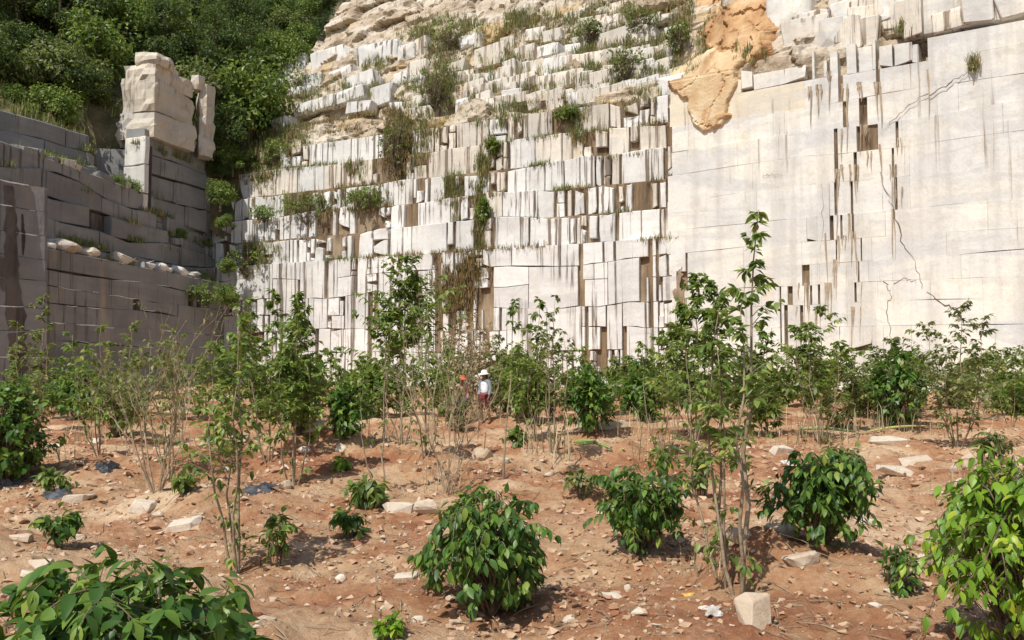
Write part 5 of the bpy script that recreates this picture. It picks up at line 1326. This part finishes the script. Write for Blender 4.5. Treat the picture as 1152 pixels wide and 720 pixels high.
def cut_stem(p0, p1, label, wpx):
    a = ghit(*p0); b = ghit(*p1); g = Geo(); d = a.y; w = wpx * .5 * d / FPX
    pts = curve(a + Vector((0, 0, .05)), b + Vector((0, 0, .06)), Vector((0, .1, .05)), 8)
    g.tube(pts, [w * k for k in (.5, .9, 1, 1, .9, .8, .6, .2)], 6); tag(g.obj('cut_stem', M_FROND, None, smooth=True), label, 'cut stem', 'pale green cut stems')
cut_stem((646, 500), (702, 511), 'longest pale green cut stem lying above the loose dark green bush', 6)
cut_stem((652, 506), (688, 514), 'shorter pale green cut stem touching the longest one', 4)
cut_stem((745, 512), (772, 517), 'short pale green cut stem left of the tall saplings', 5)
cut_stem((900, 486), (966, 490), 'pale green cut stem lying under the fan-shaped shrub', 4)
cut_stem((975, 488), (1050, 482), 'thin pale green cut stem under the dense upright-stemmed bush', 3)

# ------------------------------------------------------------------ people
def skin_mesh(name, verts, edges, radii, sub=2, root=0):
    me = bpy.data.meshes.new(name); me.from_pydata(verts, edges, []); me.update()
    o = bpy.data.objects.new(name, me); COL.objects.link(o)
    m = o.modifiers.new('skin', 'SKIN'); m.use_smooth_shade = True
    for i, sv in enumerate(me.skin_vertices[0].data):
        rr = radii[i]; sv.radius = rr if isinstance(rr, tuple) else (rr, rr); sv.use_root = (i == root)
    s = o.modifiers.new('sub', 'SUBSURF'); s.levels = sub; s.render_levels = sub
    dg = bpy.context.evaluated_depsgraph_get(); out = bpy.data.meshes.new_from_object(o.evaluated_get(dg))
    bpy.data.objects.remove(o); bpy.data.meshes.remove(me); out.name = name
    return out
M_SKIN = m_plain('brown_skin', (.20, .105, .06), (.26, .14, .085), 20, .55)
M_SHIRT = m_plain('pale_grey_shirt', (.66, .67, .70), (.76, .77, .79), 6, .8)
M_VEST = m_plain('grey_sleeves', (.20, .21, .24), (.28, .29, .32), 8, .85)
M_SHORTS = m_plain('dark_red_shorts', (.12, .012, .022), (.17, .02, .032), 8, .8)
M_HATW = m_plain('white_hat', (.74, .70, .62), (.82, .79, .72), 10, .85)
M_HATR = m_plain('red_hat', (.62, .09, .05), (.72, .15, .09), 10, .8)
M_PINK = m_plain('faded_pink_shirt', (.42, .22, .18), (.5, .28, .22), 8, .85)
M_TROUSER = m_plain('dark_trousers', (.05, .05, .06), (.09, .085, .09), 8, .85)
M_HAIR = m_plain('dark_hair', (.015, .012, .01), (.03, .025, .02), 30, .6)
def person(px, py, label, H, rot, hat, shirt, sleeve, lower, shorts, bend=0.0):
    b = ghit(px, py); root = empty('person', b, label, 'person'); root.rotation_euler.z = rot   # faces -y when rot = 0
    k = H / 1.65
    P = lambda x, y, z: (x * k, (y - bend * max(0, z - .9)) * k, z * k)
    V = [P(0, 0, .92), P(0, .01, 1.08), P(0, .02, 1.26), P(0, .015, 1.36), P(0, .0, 1.43), P(0, -.01, 1.50), P(0, -.015, 1.57), P(0, -.01, 1.62),
         P(-.16, .015, 1.34), P(-.20, .03, 1.10), P(-.19, -.06, .88), P(-.185, -.09, .80),
         P(.16, .015, 1.34), P(.22, .03, 1.10), P(.20, -.03, .87), P(.195, -.05, .79),
         P(-.085, 0, .86), P(-.10, -.06, .48), P(-.10, .03, .08), P(-.10, -.10, .03),
         P(.085, 0, .86), P(.10, .05, .48), P(.10, .16, .09), P(.10, .04, .03), P(0, -.115, 1.535)]
    E = [(0, 1), (1, 2), (2, 3), (3, 4), (4, 5), (5, 6), (6, 7), (3, 8), (8, 9), (9, 10), (10, 11), (3, 12), (12, 13), (13, 14), (14, 15), (0, 16), (16, 17), (17, 18), (18, 19), (0, 20), (20, 21), (21, 22), (22, 23), (6, 24)]
    rad = [(.14, .10), (.125, .095), (.15, .10), (.11, .085), .05, (.07, .08), (.08, .095), (.06, .07), .06, .045, .033, (.028, .04), .06, .045, .033, (.028, .04), .095, .06, .042, (.04, .03), .095, .06, .042, (.04, .03), .014]
    rad = [tuple(q * k for q in x) if isinstance(x, tuple) else x * k for x in rad]
    # fingers: short chains from the palm
    for palm, sx in ((11, -1), (15, 1)):
        c = Vector(V[palm])
        for f, (dx, ln) in enumerate(((-.022, .065), (-.008, .075), (.007, .07), (.021, .055))):
            i = len(V); V += [tuple(c + Vector((dx * .3, dx, -.035)) * k), tuple(c + Vector((dx * .3, dx - .012, -.035 - ln)) * k)]; E += [(palm, i), (i, i + 1)]; rad += [.009 * k, .007 * k]
        i = len(V); V += [tuple(c + Vector((-sx * .01, -.04, -.005)) * k), tuple(c + Vector((-sx * .015, -.055, -.045)) * k)]; E += [(palm, i), (i, i + 1)]; rad += [.010 * k, .008 * k]
    me = skin_mesh('body', V, E, rad); link('body', me, M_SKIN, root)
    def cloth(name, ids, edges, grow, mat, extra=None):
        vv = [V[i] for i in ids]; mp = {i: j for j, i in enumerate(ids)}
        rr = []
        for i in ids:
            q = rad[i] if isinstance(rad[i], tuple) else (rad[i], rad[i]); rr.append((q[0] + grow * k, q[1] + grow * k))
        link(name, skin_mesh(name, vv, [(mp[a], mp[b_]) for a, b_ in edges], rr), mat, root)
    cloth('shirt', [0, 1, 2, 3], [(0, 1), (1, 2), (2, 3)], .022, shirt)
    cloth('sleeve', [3, 8, 9, 10], [(3, 8), (8, 9), (9, 10)], .016, sleeve); cloth('sleeve', [3, 12, 13, 14], [(3, 12), (12, 13), (13, 14)], .016, sleeve)
    cloth('shorts' if shorts else 'trousers', [0, 16, 17, 20, 21] + ([] if shorts else [18, 22]), [(0, 16), (16, 17), (0, 20), (20, 21)] + ([] if shorts else [(17, 18), (21, 22)]), .03, lower)
    g = Geo(); prof = [(.0, 1.70), (.06, 1.695), (.095, 1.665), (.105, 1.60), (.12, 1.585), (.21, 1.555), (.205, 1.548), (.11, 1.575), (.098, 1.59)]; n = 20
    vv = [P(rr * math.cos(2 * math.pi * i / n), -.01 + rr * math.sin(2 * math.pi * i / n), z + .012 * math.cos(4 * math.pi * i / n) * (rr > .15)) for (rr, z) in prof for i in range(n)]
    g.add(vv, [(a * n + i, a * n + (i + 1) % n, (a + 1) * n + (i + 1) % n, (a + 1) * n + i) for a in range(len(prof) - 1) for i in range(n)])
    g.obj('hat', hat, root, smooth=True)
    link('hair', skin_mesh('hair', [P(0, .05, 1.56), P(0, .075, 1.48), P(0, .085, 1.38)], [(0, 1), (1, 2)], [.075 * k, .06 * k, .035 * k]), M_HAIR, root)
    return root
person(545, 480, 'person in white sun hat, pale shirt and dark red shorts standing among shrubs', 1.62, R(-38), M_HATW, M_SHIRT, M_VEST, M_SHORTS, True)
person(519, 479, 'person in red hat half hidden by twigs beside the other person', 1.50, R(15), M_HATR, M_PINK, M_PINK, M_TROUSER, False, .12)

for o in bpy.data.objects:
    if '_world' in o: del o['_world']
